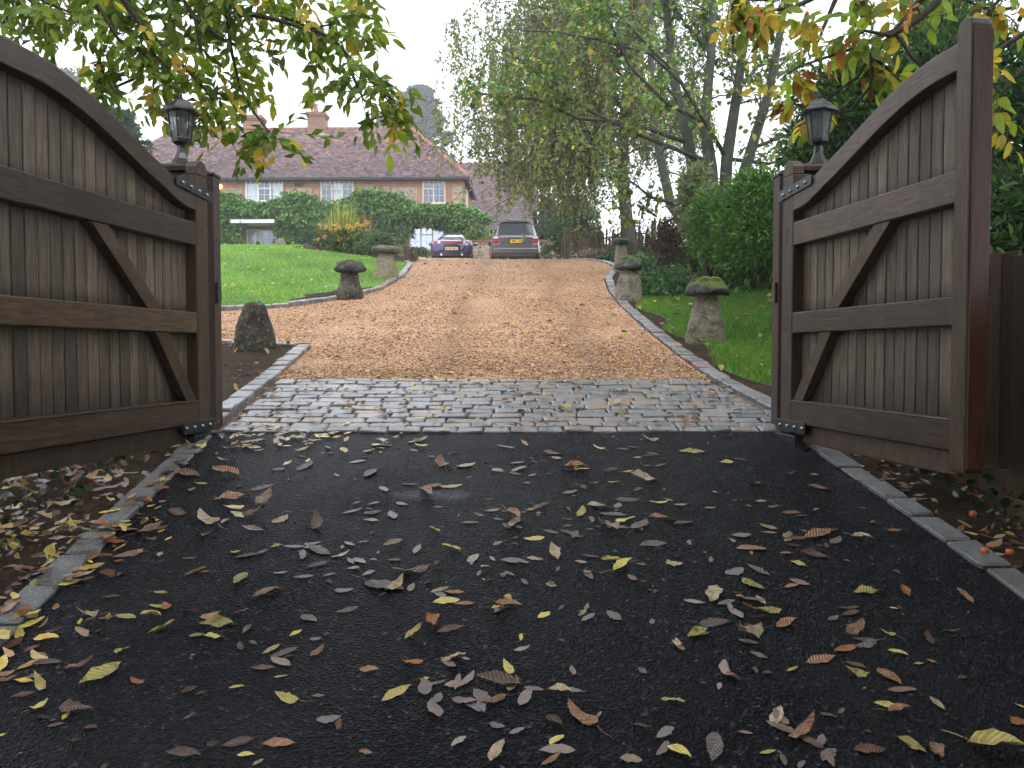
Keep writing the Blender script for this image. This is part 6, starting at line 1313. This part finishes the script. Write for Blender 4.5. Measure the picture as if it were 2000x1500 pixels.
drift('wet_leaves', P, .04 + .07 * rng.random(len(P)), [(.10, .08, .07), (.18, .13, .10), (.13, .07, .045), (.07, .04, .028)], [3, 2, 3, 2], 'flattened wet grey brown leaves stuck to the asphalt', .10, .0035)
P, S = sift(95, -2.0, .2, 4.9, 5.95, lambda x, y: rng.random(len(x)) < np.exp(-((x + 1.9) / .9) ** 2) * np.exp(-((y - 5.6) / .35) ** 2)); drift('leaf_litter', P, S * .85, LIT, [3, 3, 4, 3, 1.5, 1], 'leaves gathered at the left end of the cobbles by the gate post', .4, .01)
P, S = sift(70, -1.9, -1.1, 2.2, 4.6, lambda x, y: (x > AL(y)) & (rng.random(len(x)) < np.exp(-(x - AL(y)) / .22))); drift('leaf_litter', P, S * .9, LIT, [3, 2, 4, 4, 1.5, 1], 'leaves drifted along the left edge of the asphalt', .35, .004)
P, S = sift(80, -1.0, 1.6, 2.3, 4.4, lambda x, y: np.sin(x * 4 + y * 3) * np.sin(y * 5 - x * 2) > .35); drift('wet_leaves', P, S * .8, [(.10, .06, .042), (.15, .10, .07), (.07, .035, .022), (.24, .17, .07)], [3, 2, 3, 1], 'clumps of sodden brown leaves in the middle of the asphalt', .18, .004)
# windfall crab apples by the right kerb
am = MB().lathe([(.001, -.016), (.012, -.014), (.019, -.004), (.019, .006), (.012, .016), (.004, .013), (.001, .010)], 12).mesh('crab_apple', True); plain('apple_skin', (.42, .06, .02), (.50, .16, .03), 30, .35, bs=0); am.materials.append(MATS['apple_skin'])
for i, (px, py, lab) in enumerate(((1922, 1087, 'red windfall crab apple lying on the right kerb'), (1972, 1090, 'red windfall crab apple in the litter right of the kerb'), (1900, 1014, 'small reddish crab apple in the leaf litter under the right gate end'))):
    q = on(px, py); o = link('crab_apple', am, None, None, (q.x, q.y, ground(q.x, q.y) + .025)); tag(o, lab, 'apple', 'windfall crab apples'); MB().tube([(0, 0, .012), (.004, 0, .028)], .0012, 5).build('stalk', 'twig', o)

# ================================================================== FOG
hz_ = MB().box(-185, 185, -85, 245, -16, 58).build('haze', None); tag(hz_, 'thin pale autumn mist filling the air', 'mist', None, 'stuff')
m = bpy.data.materials.new('mist'); m.use_nodes = True; t = m.node_tree; t.nodes.clear(); v = t.nodes.new('ShaderNodeVolumePrincipled'); v.inputs['Color'].default_value = (.97, .98, 1, 1); v.inputs['Density'].default_value = .0014; v.inputs['Anisotropy'].default_value = .2
ou = t.nodes.new('ShaderNodeOutputMaterial'); t.links.new(v.outputs[0], ou.inputs['Volume']); hz_.data.materials.append(m)
